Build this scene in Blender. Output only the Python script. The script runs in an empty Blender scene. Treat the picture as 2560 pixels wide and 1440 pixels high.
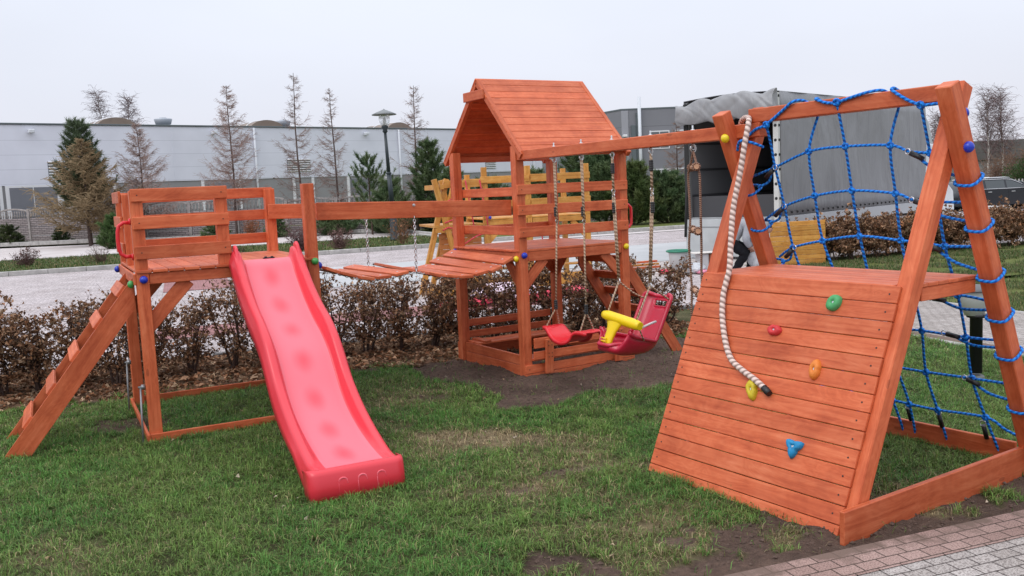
import bpy, math, random
import numpy as np
from math import sin, cos, pi, radians, sqrt, atan2
from mathutils import Vector, Matrix

# ------------------------------------------------------------------ camera, world, light
scn = bpy.context.scene
COL = scn.collection
H, PITCH, ROLL, FPX = 1.7766, 0.1078, 0.0469, 2264.93
cd = bpy.data.cameras.new('camera'); cam = bpy.data.objects.new('camera', cd); COL.objects.link(cam)
cd.sensor_width = 36.0; cd.lens = 36.0 * FPX / 2560; cd.clip_end = 3000; cd.clip_start = 0.05
cp, sp = cos(PITCH), sin(PITCH)
fwd = Vector((0, cp, -sp)); up0 = Vector((0, sp, cp)); rt0 = Vector((1, 0, 0))
rt = rt0 * cos(ROLL) - up0 * sin(ROLL); upv = up0 * cos(ROLL) + rt0 * sin(ROLL)
Mc = Matrix((rt, upv, -fwd)).transposed().to_4x4(); Mc.translation = Vector((0, 0, H)); cam.matrix_world = Mc
scn.camera = cam
scn.view_settings.view_transform = 'Standard'; scn.view_settings.look = 'None'
scn.view_settings.exposure = 0.08; scn.view_settings.gamma = 1.0

W = bpy.data.worlds.new('World'); scn.world = W; W.use_nodes = True
wt = W.node_tree; wt.nodes.clear()
wo = wt.nodes.new('ShaderNodeOutputWorld'); bg = wt.nodes.new('ShaderNodeBackground')
sky = wt.nodes.new('ShaderNodeTexSky'); sky.sky_type = 'NISHITA'; sky.sun_disc = False
SUN_EL, SUN_AZ = radians(48), radians(-140)
sky.sun_elevation = SUN_EL; sky.sun_rotation = SUN_AZ; sky.air_density = 1.0; sky.dust_density = 4.0; sky.ozone_density = 1.0
tc = wt.nodes.new('ShaderNodeTexCoord'); sx = wt.nodes.new('ShaderNodeSeparateXYZ')
wt.links.new(tc.outputs['Generated'], sx.inputs[0])
cr = wt.nodes.new('ShaderNodeValToRGB'); wt.links.new(sx.outputs['Z'], cr.inputs[0])
e = cr.color_ramp.elements; e[0].position = 0.0; e[0].color = (7.9, 7.9, 8.7, 1); e[1].position = 1.0; e[1].color = (17.5, 18.2, 19.5, 1)
m_ = e.new(0.12); m_.color = (8.1, 8.4, 9.4, 1)
m_ = e.new(0.32); m_.color = (8.8, 9.4, 10.6, 1)
cn = wt.nodes.new('ShaderNodeTexNoise'); cn.inputs['Scale'].default_value = 1.6; cn.inputs['Detail'].default_value = 4; cn.inputs['Roughness'].default_value = .45
wmap = wt.nodes.new('ShaderNodeMapping'); wmap.inputs['Scale'].default_value = (1, 1, 3.2)
wt.links.new(tc.outputs['Generated'], wmap.inputs[0]); wt.links.new(wmap.outputs[0], cn.inputs['Vector'])
cmr = wt.nodes.new('ShaderNodeMapRange'); cmr.inputs[1].default_value = .3; cmr.inputs[2].default_value = .7; cmr.inputs[3].default_value = .92; cmr.inputs[4].default_value = 1.04
wt.links.new(cn.outputs[0], cmr.inputs[0])
vm = wt.nodes.new('ShaderNodeVectorMath'); vm.operation = 'SCALE'
wt.links.new(cr.outputs[0], vm.inputs[0]); wt.links.new(cmr.outputs[0], vm.inputs['Scale'])
mixw = wt.nodes.new('ShaderNodeMixRGB'); mixw.inputs[0].default_value = 0.93     # thick cloud over most of the clear-sky light
wt.links.new(sky.outputs[0], mixw.inputs[1]); wt.links.new(vm.outputs[0], mixw.inputs[2])
wt.links.new(mixw.outputs[0], bg.inputs[0]); bg.inputs[1].default_value = 0.1
wt.links.new(bg.outputs[0], wo.inputs[0])

sl = bpy.data.lights.new('sun', 'SUN'); sl.energy = 1.0; sl.angle = radians(35); sl.color = (1.0, .97, .93)
so = bpy.data.objects.new('sun', sl); COL.objects.link(so)
sd = Vector((sin(SUN_AZ) * cos(SUN_EL), cos(SUN_AZ) * cos(SUN_EL), sin(SUN_EL)))
so.rotation_euler = sd.to_track_quat('Z', 'Y').to_euler()

rnd = random.Random(7)
rs = np.random.RandomState(11)

# ------------------------------------------------------------------ materials
def new_mat(name):
    m = bpy.data.materials.new(name); m.use_nodes = True
    nt = m.node_tree; b = nt.nodes['Principled BSDF']
    return m, nt, b
def N(nt, t, **kw):
    n = nt.nodes.new(t)
    for k, v in kw.items():
        if k in n.inputs: n.inputs[k].default_value = v
        else: setattr(n, k, v)
    return n
def setb(b, rough=.6, spec=.5, metal=0, **kw):
    b.inputs['Roughness'].default_value = rough; b.inputs['Specular IOR Level'].default_value = spec; b.inputs['Metallic'].default_value = metal
def ramp(nt, src, stops):
    r = nt.nodes.new('ShaderNodeValToRGB'); nt.links.new(src, r.inputs[0]); e = r.color_ramp.elements
    e[0].position = stops[0][0]; e[0].color = (*stops[0][1], 1); e[1].position = stops[-1][0]; e[1].color = (*stops[-1][1], 1)
    for p, c in stops[1:-1]:
        k = e.new(p); k.color = (*c, 1)
    return r
def math_(nt, op, a, b=None, clamp=False):
    n = nt.nodes.new('ShaderNodeMath'); n.operation = op; n.use_clamp = clamp
    for i, x in enumerate((a, b)):
        if x is None: continue
        if isinstance(x, (int, float)): n.inputs[i].default_value = x
        else: nt.links.new(x, n.inputs[i])
    return n.outputs[0]
def mix(nt, f, a, b, mode='MIX'):
    n = nt.nodes.new('ShaderNodeMixRGB'); n.blend_type = mode
    for i, x in enumerate((f, a, b)):
        if isinstance(x, (int, float)): n.inputs[i].default_value = x
        elif isinstance(x, tuple): n.inputs[i].default_value = (*x, 1)
        else: nt.links.new(x, n.inputs[i])
    return n.outputs[0]
def bump(nt, b, h, strength=.3, dist=.01):
    n = nt.nodes.new('ShaderNodeBump'); n.inputs['Strength'].default_value = strength; n.inputs['Distance'].default_value = dist
    nt.links.new(h, n.inputs['Height']); nt.links.new(n.outputs[0], b.inputs['Normal'])
def uvsep(nt):
    u = nt.nodes.new('ShaderNodeUVMap'); s = nt.nodes.new('ShaderNodeSeparateXYZ'); nt.links.new(u.outputs[0], s.inputs[0])
    return u.outputs[0], s.outputs['X'], s.outputs['Y']

def wood_mat(name, dark, base, light, tone=.16):
    m, nt, b = new_mat(name); uv, U, V = uvsep(nt)
    mp = N(nt, 'ShaderNodeMapping'); mp.inputs['Scale'].default_value = (1.3, 26, 1); nt.links.new(uv, mp.inputs[0])
    n1 = N(nt, 'ShaderNodeTexNoise', Scale=1.0, Detail=5, Roughness=.6, Distortion=.6); nt.links.new(mp.outputs[0], n1.inputs['Vector'])
    mp2 = N(nt, 'ShaderNodeMapping'); mp2.inputs['Scale'].default_value = (2.2, 7, 1); nt.links.new(uv, mp2.inputs[0])
    n2 = N(nt, 'ShaderNodeTexNoise', Scale=1.0, Detail=3, Roughness=.5, Distortion=1.2); nt.links.new(mp2.outputs[0], n2.inputs['Vector'])
    rings = math_(nt, 'SINE', math_(nt, 'MULTIPLY', n2.outputs[0], 60.0))
    f = math_(nt, 'ADD', n1.outputs[0], math_(nt, 'MULTIPLY', rings, .05))
    c = ramp(nt, f, [(.25, dark), (.48, base), (.78, light)])
    bid = math_(nt, 'ROUND', math_(nt, 'DIVIDE', V, 10.0))
    wn = nt.nodes.new('ShaderNodeTexWhiteNoise'); wn.noise_dimensions = '1D'; nt.links.new(bid, wn.inputs['W'])
    mr = N(nt, 'ShaderNodeMapRange'); nt.links.new(wn.outputs[0], mr.inputs[0]); mr.inputs[3].default_value = 1 - tone; mr.inputs[4].default_value = 1 + tone * .7
    hsv = N(nt, 'ShaderNodeHueSaturation'); nt.links.new(mr.outputs[0], hsv.inputs['Value']); nt.links.new(c.outputs[0], hsv.inputs['Color'])
    # knots
    mp3 = N(nt, 'ShaderNodeMapping'); mp3.inputs['Scale'].default_value = (2.6, 7.5, 1); nt.links.new(uv, mp3.inputs[0])
    vo = N(nt, 'ShaderNodeTexVoronoi', Scale=1.0, Randomness=1.0); nt.links.new(mp3.outputs[0], vo.inputs['Vector'])
    k = math_(nt, 'LESS_THAN', vo.outputs['Distance'], .085)
    sparse = N(nt, 'ShaderNodeSeparateColor'); nt.links.new(vo.outputs['Color'], sparse.inputs[0])
    k = math_(nt, 'MULTIPLY', k, math_(nt, 'GREATER_THAN', sparse.outputs[0], .62))
    kc = math_(nt, 'MULTIPLY', k, .45)
    # worn, blotchy stain
    n3 = N(nt, 'ShaderNodeTexNoise', Scale=5.0, Detail=4, Roughness=.6); g = nt.nodes.new('ShaderNodeTexCoord'); nt.links.new(g.outputs['Object'], n3.inputs['Vector'])
    blot = ramp(nt, n3.outputs[0], [(.33, (.85, .79, .77)), (.5, (1, 1, 1)), (.66, (1.06, 1.18, 1.30))])
    c2 = mix(nt, kc, hsv.outputs[0], tuple(x * .45 for x in dark))
    c3 = mix(nt, 1.0, c2, blot.outputs[0], 'MULTIPLY')
    nt.links.new(c3, b.inputs['Base Color'])
    setb(b, .52, .35); bump(nt, b, f, .25, .003)
    return m
RED = wood_mat('red_stained_wood', (.42, .072, .023), (.56, .117, .042), (.68, .180, .075), .15)
YEL = wood_mat('honey_stained_wood', (.40, .17, .032), (.58, .26, .05), (.68, .36, .10))
YELD = wood_mat('dark_honey_wood', (.24, .08, .02), (.34, .12, .03), (.42, .17, .05))

def plain(name, col, rough=.5, spec=.5, metal=0, vary=.0, scale=20, bumpk=0, bscale=60):
    m, nt, b = new_mat(name); setb(b, rough, spec, metal)
    tcn = nt.nodes.new('ShaderNodeTexCoord')
    if vary:
        n = N(nt, 'ShaderNodeTexNoise', Scale=scale, Detail=5, Roughness=.6); nt.links.new(tcn.outputs['Object'], n.inputs['Vector'])
        r = ramp(nt, n.outputs[0], [(.3, tuple(max(0, c * (1 - vary)) for c in col)), (.7, tuple(min(1, c * (1 + vary)) for c in col))])
        nt.links.new(r.outputs[0], b.inputs['Base Color'])
    else: b.inputs['Base Color'].default_value = (*col, 1)
    if bumpk:
        n = N(nt, 'ShaderNodeTexNoise', Scale=bscale, Detail=4); nt.links.new(tcn.outputs['Object'], n.inputs['Vector']); bump(nt, b, n.outputs[0], bumpk, .01)
    return m
def attr_mat(name, rough=.7, spec=.2, trans=0.0, gain=1.0):
    m, nt, b = new_mat(name); setb(b, rough, spec)
    a = nt.nodes.new('ShaderNodeAttribute'); a.attribute_name = 'Col'
    nt.links.new(a.outputs[0], b.inputs['Base Color'])
    if trans:
        t = nt.nodes.new('ShaderNodeBsdfTranslucent'); ms = nt.nodes.new('ShaderNodeMixShader'); ms.inputs[0].default_value = trans
        nt.links.new(a.outputs[0], t.inputs[0]); nt.links.new(b.outputs[0], ms.inputs[1]); nt.links.new(t.outputs[0], ms.inputs[2])
        nt.links.new(ms.outputs[0], nt.nodes['Material Output'].inputs[0])
    return m
def rope_mat(name, a_, b_, freq=60, strands=1, rough=.6):
    m, nt, b = new_mat(name); uv, U, V = uvsep(nt); setb(b, rough, .3)
    ph = math_(nt, 'ADD', math_(nt, 'MULTIPLY', U, 2 * pi * strands), math_(nt, 'MULTIPLY', V, 2 * pi * freq))
    s = math_(nt, 'SINE', ph); s01 = math_(nt, 'MULTIPLY_ADD', s, .5); s01.node.inputs[2].default_value = .5
    c = ramp(nt, s01, [(.0, b_), (.35, tuple((x + y) / 2 for x, y in zip(a_, b_))), (.6, a_)])
    nt.links.new(c.outputs[0], b.inputs['Base Color']); bump(nt, b, s01, .9, .006)
    return m
BLUE_ROPE = rope_mat('blue_rope', (.010, .24, .78), (.004, .08, .42), 32)
HEMP = rope_mat('tan_rope', (.50, .36, .25), (.30, .19, .13), 34)
THICK = rope_mat('pale_thick_rope', (.72, .57, .51), (.26, .17, .145), 28, 1, .8)
PINK_ROPE = rope_mat('pink_rope', (.80, .08, .12), (.5, .03, .06), 60)
METAL = plain('galvanised_steel', (.62, .63, .65), .3, .5, .9, .15, 30)
BLACKP = plain('black_plastic', (.012, .012, .014), .45)
BALLB = plain('blue_plastic', (.012, .035, .42), .28); BALLG = plain('green_plastic', (.05, .30, .07), .3); BALLY = plain('yellow_plastic', (.78, .58, .015), .3)
REDP = plain('red_plastic', (.68, .02, .03), .3, .5, 0, .05, 8)
DREDP = plain('crimson_plastic', (.50, .014, .045), .26, .6, 0, .08, 6)
YELP = plain('bright_yellow_plastic', (.86, .60, .006), .33)
DARKM = plain('dark_screw', (.03, .015, .012), .5)

def slide_mat():
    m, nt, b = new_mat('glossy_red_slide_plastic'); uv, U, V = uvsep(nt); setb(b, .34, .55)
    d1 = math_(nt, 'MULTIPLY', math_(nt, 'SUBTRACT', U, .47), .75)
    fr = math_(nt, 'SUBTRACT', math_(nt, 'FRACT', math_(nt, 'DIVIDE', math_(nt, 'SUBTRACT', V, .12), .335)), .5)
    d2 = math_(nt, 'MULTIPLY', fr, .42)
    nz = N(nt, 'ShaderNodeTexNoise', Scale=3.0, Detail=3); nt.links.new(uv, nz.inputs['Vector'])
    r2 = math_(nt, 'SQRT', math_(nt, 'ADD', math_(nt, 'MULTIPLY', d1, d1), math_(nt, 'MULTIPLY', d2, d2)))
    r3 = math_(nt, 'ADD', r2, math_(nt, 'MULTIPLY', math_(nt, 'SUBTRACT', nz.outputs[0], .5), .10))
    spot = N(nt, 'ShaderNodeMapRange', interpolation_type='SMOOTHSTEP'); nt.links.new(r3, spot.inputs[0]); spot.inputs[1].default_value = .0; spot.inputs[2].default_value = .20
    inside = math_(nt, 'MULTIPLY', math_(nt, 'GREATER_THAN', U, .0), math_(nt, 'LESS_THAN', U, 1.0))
    scuff_sheen = math_(nt, 'MULTIPLY', spot.outputs[0], inside)
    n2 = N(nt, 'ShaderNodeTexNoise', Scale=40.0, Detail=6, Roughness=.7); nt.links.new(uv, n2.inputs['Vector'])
    scuff_sheen2 = math_(nt, 'MULTIPLY', scuff_sheen, math_(nt, 'MULTIPLY_ADD', n2.outputs[0], .35)); scuff_sheen2.node.inputs[1].node if False else None
    side = math_(nt, 'SUBTRACT', 1.0, inside); c = mix(nt, scuff_sheen, mix(nt, side, (.80, .062, .095), (.70, .035, .055)), (.86, .150, .195))  # pale scuff and sky sheen painted into the floor colour, with redder gloss spots
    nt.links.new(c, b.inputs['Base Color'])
    rr = math_(nt, 'MULTIPLY_ADD', scuff_sheen, .16); rr.node.inputs[2].default_value = .34; nt.links.new(rr, b.inputs['Roughness'])
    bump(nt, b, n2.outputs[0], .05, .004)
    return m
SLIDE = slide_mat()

# ------------------------------------------------------------------ numpy noise
_lat = rs.rand(256, 256)
def vnoise(x, y, s=1.0):
    x = np.asarray(x) * s + 31.7; y = np.asarray(y) * s + 57.3
    xi = np.floor(x).astype(int); yi = np.floor(y).astype(int); fx = x - xi; fy = y - yi
    fx = fx * fx * (3 - 2 * fx); fy = fy * fy * (3 - 2 * fy)
    g = lambda a, b: _lat[a % 256, b % 256]
    return (g(xi, yi) * (1 - fx) + g(xi + 1, yi) * fx) * (1 - fy) + (g(xi, yi + 1) * (1 - fx) + g(xi + 1, yi + 1) * fx) * fy
def fbm(x, y, s=1.0, o=4):
    t = 0; a = .5; n = 0
    for i in range(o):
        t = t + vnoise(x, y, s * 2 ** i) * a; n += a; a *= .5
    return t / n

# ------------------------------------------------------------------ mesh builder
class MB:
    def __init__(s):
        s.v = []; s.f = []; s.uv = []; s.mi = []; s.sm = []; s.col = None
    def face(s, idx, uvs=None, mi=0, sm=False):
        s.f.append(tuple(idx)); s.uv.append(uvs or [(0, 0)] * len(idx)); s.mi.append(mi); s.sm.append(sm)
    def obox(s, c, ax, h, b=.004, mi=0):
        """chamfered box; ax = three unit vectors, h = half sizes; grain runs along the longest side"""
        c = Vector(c); ax = [Vector(a) for a in ax]; b = min(b, min(h) * .45)
        la = max(range(3), key=lambda i: h[i]); o1, o2 = [i for i in range(3) if i != la]
        U0 = rnd.uniform(0, 40); V0 = rnd.randint(1, 400) * 10 + rnd.uniform(-3, 3)
        loc = []
        base = len(s.v); idx = {}
        for sx_ in (-1, 1):
            for sy_ in (-1, 1):
                for sz_ in (-1, 1):
                    sg = (sx_, sy_, sz_)
                    for k in range(3):
                        p = [sg[i] * (h[i] - (0 if i == k else b)) for i in range(3)]
                        idx[(sg, k)] = len(loc); loc.append(p)
        for p in loc: s.v.append(tuple(c + ax[0] * p[0] + ax[1] * p[1] + ax[2] * p[2]))
        def add(ids, na):
            P = [loc[i] for i in ids]
            cen = [sum(p[k] for p in P) / len(P) for k in range(3)]
            a_, b_, c_ = Vector(P[0]), Vector(P[1]), Vector(P[2])
            n = (b_ - a_).cross(c_ - a_)
            if n.dot(Vector(cen)) < 0: ids = ids[::-1]; P = P[::-1]
            if na == la: uvs = [(p[o1] * 1.0 + U0, p[o2] + V0) for p in P]
            else:
                oc = o2 if na == o1 else o1
                uvs = [(p[la] + U0, p[oc] + (0.37 * na) + V0) for p in P]
            s.face([base + i for i in ids], uvs, mi)
        for k in range(3):
            i, j = [q for q in range(3) if q != k]
            for sg in (-1, 1):
                def g(a, b_):
                    t = [0, 0, 0]; t[k] = sg; t[i] = a; t[j] = b_; return idx[(tuple(t), k)]
                add([g(-1, -1), g(1, -1), g(1, 1), g(-1, 1)], k)
        for k in range(3):      # edges parallel to axis k
            i, j = [q for q in range(3) if q != k]
            for a in (-1, 1):
                for b2 in (-1, 1):
                    def g(sk, f):
                        t = [0, 0, 0]; t[k] = sk; t[i] = a; t[j] = b2; return idx[(tuple(t), f)]
                    add([g(-1, i), g(1, i), g(1, j), g(-1, j)], i)
        for sg in [(a, b2, c2) for a in (-1, 1) for b2 in (-1, 1) for c2 in (-1, 1)]:
            add([idx[(sg, 0)], idx[(sg, 1)], idx[(sg, 2)]], 0)
    def box(s, x0, x1, y0, y1, z0, z1, b=.004, mi=0):
        s.obox(((x0 + x1) / 2, (y0 + y1) / 2, (z0 + z1) / 2), ((1, 0, 0), (0, 1, 0), (0, 0, 1)), (abs(x1 - x0) / 2, abs(y1 - y0) / 2, abs(z1 - z0) / 2), b, mi)
        return s
    def beam(s, p, q, w, h, side=None, up=(0, 0, 1), b=.004, mi=0):
        """bar from p to q; w across 'side', h across the third direction"""
        p = Vector(p); q = Vector(q); d = (q - p).normalized()
        if side is None: sd_ = d.cross(Vector(up)).normalized()
        else:
            sd_ = Vector(side); sd_ = (sd_ - d * sd_.dot(d)).normalized()
        u3 = sd_.cross(d).normalized()
        s.obox((p + q) / 2, (d, sd_, u3), ((q - p).length / 2, w / 2, h / 2), b, mi)
        return s
    def tube(s, pts, r, seg=8, mi=0, cap=True, closed=False, sm=True, v0=None):
        pts = [Vector(p) for p in pts]; n = len(pts)
        rr = r if isinstance(r, (list, tuple)) else [r] * n
        base = len(s.v); L = v0 if v0 is not None else rnd.uniform(0, 5); Ls = []
        prev = None
        for i, p in enumerate(pts):
            if closed: t = pts[(i + 1) % n] - pts[i - 1]
            else: t = pts[min(i + 1, n - 1)] - pts[max(i - 1, 0)]
            if t.length < 1e-9: t = Vector((0, 0, 1))
            t.normalize()
            if prev is None:
                a = t.cross(Vector((0, 0, 1)))
                if a.length < .1: a = t.cross(Vector((1, 0, 0)))
                a.normalize()
            else:
                a = prev - t * prev.dot(t)
                if a.length < 1e-6: a = t.cross(Vector((1, 0, .3)))
                a.normalize()
            prev = a; b_ = t.cross(a)
            if i: L += (p - pts[i - 1]).length
            Ls.append(L)
            for k in range(seg):
                an = 2 * pi * k / seg
                s.v.append(tuple(p + (a * cos(an) + b_ * sin(an)) * rr[i]))
        m = n if closed else n - 1
        for i in range(m):
            j = (i + 1) % n; Lj = Ls[j] if j else Ls[i] + (pts[0] - pts[i]).length
            for k in range(seg):
                k2 = (k + 1) % seg
                s.face([base + i * seg + k, base + i * seg + k2, base + j * seg + k2, base + j * seg + k],
                       [(k / seg, Ls[i]), ((k + 1) / seg, Ls[i]), ((k + 1) / seg, Lj), (k / seg, Lj)], mi, sm)
        if cap and not closed:
            s.face([base + k for k in range(seg)][::-1], [(0, Ls[0])] * seg, mi); s.face([base + (n - 1) * seg + k for k in range(seg)], [(0, Ls[-1])] * seg, mi)
        return s
    def lathe(s, c, prof, seg=16, axis=(0, 0, 1), mi=0, sm=True):
        """prof: list of (radius, height along axis)"""
        c = Vector(c); ax = Vector(axis).normalized(); a = ax.cross(Vector((1, .1, 0)))
        if a.length < .1: a = ax.cross(Vector((0, 1, .1)))
        a.normalize(); b_ = ax.cross(a); base = len(s.v)
        for r, h in prof:
            for k in range(seg):
                an = 2 * pi * k / seg; s.v.append(tuple(c + ax * h + (a * cos(an) + b_ * sin(an)) * max(r, 1e-4)))
        for i in range(len(prof) - 1):
            for k in range(seg):
                k2 = (k + 1) % seg
                s.face([base + i * seg + k, base + i * seg + k2, base + (i + 1) * seg + k2, base + (i + 1) * seg + k], [(k / seg, i), (k2 / seg, i), (k2 / seg, i + 1), (k / seg, i + 1)], mi, sm)
        s.face([base + k for k in range(seg)][::-1], None, mi); s.face([base + (len(prof) - 1) * seg + k for k in range(seg)], None, mi)
        return s
    def ball(s, c, r, seg=14, rings=8, mi=0, sq=(1, 1, 1)):
        c = Vector(c); base = len(s.v)
        for i in range(rings + 1):
            t = pi * i / rings
            for k in range(seg):
                an = 2 * pi * k / seg
                s.v.append((c.x + r * sq[0] * sin(t) * cos(an), c.y + r * sq[1] * sin(t) * sin(an), c.z + r * sq[2] * cos(t)))
        for i in range(rings):
            for k in range(seg):
                k2 = (k + 1) % seg
                s.face([base + i * seg + k, base + (i + 1) * seg + k, base + (i + 1) * seg + k2, base + i * seg + k2], None, mi, True)
        return s
    def grid(s, P, uvf=None, mi=0, sm=True, skip=None):
        """P[i][j] points"""
        base = len(s.v); n = len(P); m = len(P[0])
        for row in P:
            for p in row: s.v.append(tuple(p))
        for i in range(n - 1):
            for j in range(m - 1):
                if skip and skip(i, j): continue
                ids = [(i, j), (i, j + 1), (i + 1, j + 1), (i + 1, j)]
                s.face([base + a * m + b_ for a, b_ in ids], [uvf(a, b_) for a, b_ in ids] if uvf else None, mi, sm)
        return s
    def poly(s, pts, mi=0):
        base = len(s.v); s.v += [tuple(p) for p in pts]; s.face(range(base, base + len(pts)), [(p[0], p[1]) for p in pts], mi); return s
    def prism(s, pts, ext, mi=0):
        base = len(s.v); n = len(pts); e_ = Vector(ext)
        s.v += [tuple(p) for p in pts]; s.v += [tuple(Vector(p) + e_) for p in pts]
        s.face(range(base, base + n), None, mi); s.face(list(range(base + n, base + 2 * n))[::-1], None, mi)
        for i in range(n):
            j = (i + 1) % n; s.face([base + j, base + i, base + n + i, base + n + j], None, mi)
        return s
    def build(s, name, mats, parent=None, solid=0, fixn=False):
        me = bpy.data.meshes.new(name); me.from_pydata(s.v, [], s.f)
        if not isinstance(mats, (list, tuple)): mats = [mats]
        for m in mats: me.materials.append(m)
        me.polygons.foreach_set('material_index', s.mi); me.polygons.foreach_set('use_smooth', s.sm)
        ul = me.uv_layers.new(name='UVMap'); flat = [c for f in s.uv for uv in f for c in uv]; ul.data.foreach_set('uv', flat)
        if s.col is not None:
            a = me.color_attributes.new('Col', 'FLOAT_COLOR', 'POINT'); a.data.foreach_set('color', np.asarray(s.col, dtype=np.float32).ravel())
        me.update()
        if fixn:
            import bmesh
            bm = bmesh.new(); bm.from_mesh(me); bmesh.ops.recalc_face_normals(bm, faces=bm.faces); bm.to_mesh(me); bm.free()
        o = bpy.data.objects.new(name, me); COL.objects.link(o)
        if parent: o.parent = parent
        if solid:
            md = o.modifiers.new('solid', 'SOLIDIFY'); md.thickness = solid; md.offset = 0
        return o
def arr_mesh(name, V, Fq, mat, parent=None, col=None, smooth=False):
    """fast mesh from numpy arrays; Fq is a list of (faces array) with 3 or 4 columns"""
    me = bpy.data.meshes.new(name); me.vertices.add(len(V)); me.vertices.foreach_set('co', np.asarray(V, np.float32).ravel())
    loops = np.concatenate([f.ravel() for f in Fq]); st = []; o = 0; tot = []
    for f in Fq:
        st.append(o + np.arange(len(f)) * f.shape[1]); tot.append(np.full(len(f), f.shape[1])); o += f.size
    st = np.concatenate(st); tot = np.concatenate(tot)
    me.loops.add(len(loops)); me.loops.foreach_set('vertex_index', loops.astype(np.int32))
    me.polygons.add(len(st)); me.polygons.foreach_set('loop_start', st.astype(np.int32)); me.polygons.foreach_set('loop_total', tot.astype(np.int32))
    if smooth: me.polygons.foreach_set('use_smooth', np.ones(len(st), bool))
    if col is not None:
        a = me.color_attributes.new('Col', 'FLOAT_COLOR', 'POINT'); c = np.ones((len(V), 4), np.float32); c[:, :3] = col; a.data.foreach_set('color', c.ravel())
    me.materials.append(mat); me.update(calc_edges=True); me.validate()
    ob = bpy.data.objects.new(name, me); COL.objects.link(ob)
    if parent: ob.parent = parent
    return ob
def tag(o, label, cat, group=None):
    o['label'] = label; o['category'] = cat
    if group: o['group'] = group
    return o
def empty(name, loc, rz, label, cat, group=None):
    o = bpy.data.objects.new(name, None); COL.objects.link(o); o.location = loc; o.rotation_euler = (0, 0, rz); o.empty_display_size = .2
    return tag(o, label, cat, group)
def struct(o, kind='structure'):
    o['kind'] = kind; return o
def copy_tree(o, parent=None):
    c = o.copy(); COL.objects.link(c); c.parent = parent
    for ch in list(o.children): copy_tree(ch, c)
    return c

F1 = ((-2.8028, 6.7566, 0), .4711); F2 = ((.0843, 8.3728, 0), .5407); F3 = ((1.5458, 4.3088, 0), 2.1468 - pi)
def f2w(F, x, y, z=0):
    (ox, oy, oz), a = F
    return Vector((ox + x * cos(a) - y * sin(a), oy + x * sin(a) + y * cos(a), z))
S = .09

def screws(mb, pts, n, r=.0055, mi=1):
    n = Vector(n).normalized()
    for p in pts: mb.lathe(Vector(p) - n * .002, [(r, 0), (r * .9, .0035)], 7, n, mi, False)
def ball_part(parent, c, mat, n):
    n = Vector(n).normalized()
    mb = MB().lathe(Vector(c), [(.026, 0), (.030, .008), (.0285, .020), (.020, .031), (.009, .0365), (.0, .038)], 14, n)
    mb.build('bolt_cap', mat, parent)

def brace_mb(p, q, w, h, side):
    return MB().beam(p, q, w, h, side)

# ------------------------------------------------------------------ play tower on the left
def wood(name, parent, *boxes, mat=RED, scr=None, scr_n=(0, -1, 0), bev=.004):
    mb = MB()
    for b in boxes: mb.box(*b, b=bev)
    if scr: screws(mb, scr, scr_n)
    return mb.build(name, [mat, DARKM], parent)
def slat(parent, x0, x1, y0, y1, z0, z1, n=None, name='guard_rail', mat=RED):
    mb = MB().box(x0, x1, y0, y1, z0, z1)
    if n is not None:
        n = Vector(n); zc = (z0 + z1) / 2
        if abs(n.y) > 0: pts = [(x0 + .045, y0 if n.y < 0 else y1, zc), (x1 - .045, y0 if n.y < 0 else y1, zc)]
        else: pts = [(x0 if n.x < 0 else x1, y0 + .045, zc), (x0 if n.x < 0 else x1, y1 - .045, zc)]
        screws(mb, pts, n)
    return mb.build(name, [mat, DARKM], parent)
W1, D1 = 1.389, 1.507
T1 = empty('play_tower', F1[0], F1[1], 'red stained wooden tower with railed platform and ladder, left of the pink slide', 'play tower')
for x, y, zt in ((0, 0, 1.90), (0, D1 - S, 1.90), (W1 - S, 0, 1.905), (W1 - S, D1 - S, 1.895)):
    wood('post', T1, (x, x + S, y, y + S, -.15, zt))
wood('post', T1, (.612, .70, 0, S, 1.305, 1.885)); wood('post', T1, (0, S, .735, .825, 1.305, 1.885))
ZS = ((1.818, 1.913), (1.612, 1.706), (1.388, 1.487))
for z0, z1 in ZS:
    slat(T1, .008, .703, -.022, -.001, z0, z1, (0, -1, 0))
    slat(T1, -.022, -.001, .775, D1 + .02, z0, z1, (-1, 0, 0))
    slat(T1, .0, W1, D1 + .001, D1 + .022, z0 - .003, z1 - .003)
mb = MB(); n = 12; w = (W1 - .004) / n
for i in range(n): mb.box(.002 + i * w, i * w + w - .003, -.012, D1 - .0, 1.283, 1.3065)
mb.build('deck', [RED, DARKM], T1)
wood('apron', T1, (S + .002, W1 - S - .002, .004, .034, 1.197, 1.281)); wood('apron', T1, (S + .002, W1 - S - .002, D1 - .034, D1 - .004, 1.197, 1.281))
wood('apron', T1, (-.018, .0, -.0, D1 + .0, 1.197, 1.281)); wood('apron', T1, (W1 + .001, W1 + .02, 0.095, D1 - .1, 1.197, 1.281))
MB().beam((.048, .05, .86), (.37, .05, 1.205), .03, .11, (0, 1, 0)).build('brace', RED, T1)
MB().beam((.048, D1 - .05, .86), (.37, D1 - .05, 1.205), .03, .11, (0, 1, 0)).build('brace', RED, T1)
MB().beam((W1 - .048, .05, .86), (W1 - .37, .05, 1.205), .03, .11, (0, 1, 0)).build('brace', RED, T1)
wood('ground_rail', T1, (0.0, W1, -.024, -.002, -.05, .058)); wood('ground_rail', T1, (0.0, W1, D1 + .002, D1 + .024, -.05, .062)); wood('ground_rail', T1, (-.024, -.002, -.024, D1 + .02, -.05, .055))
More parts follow.
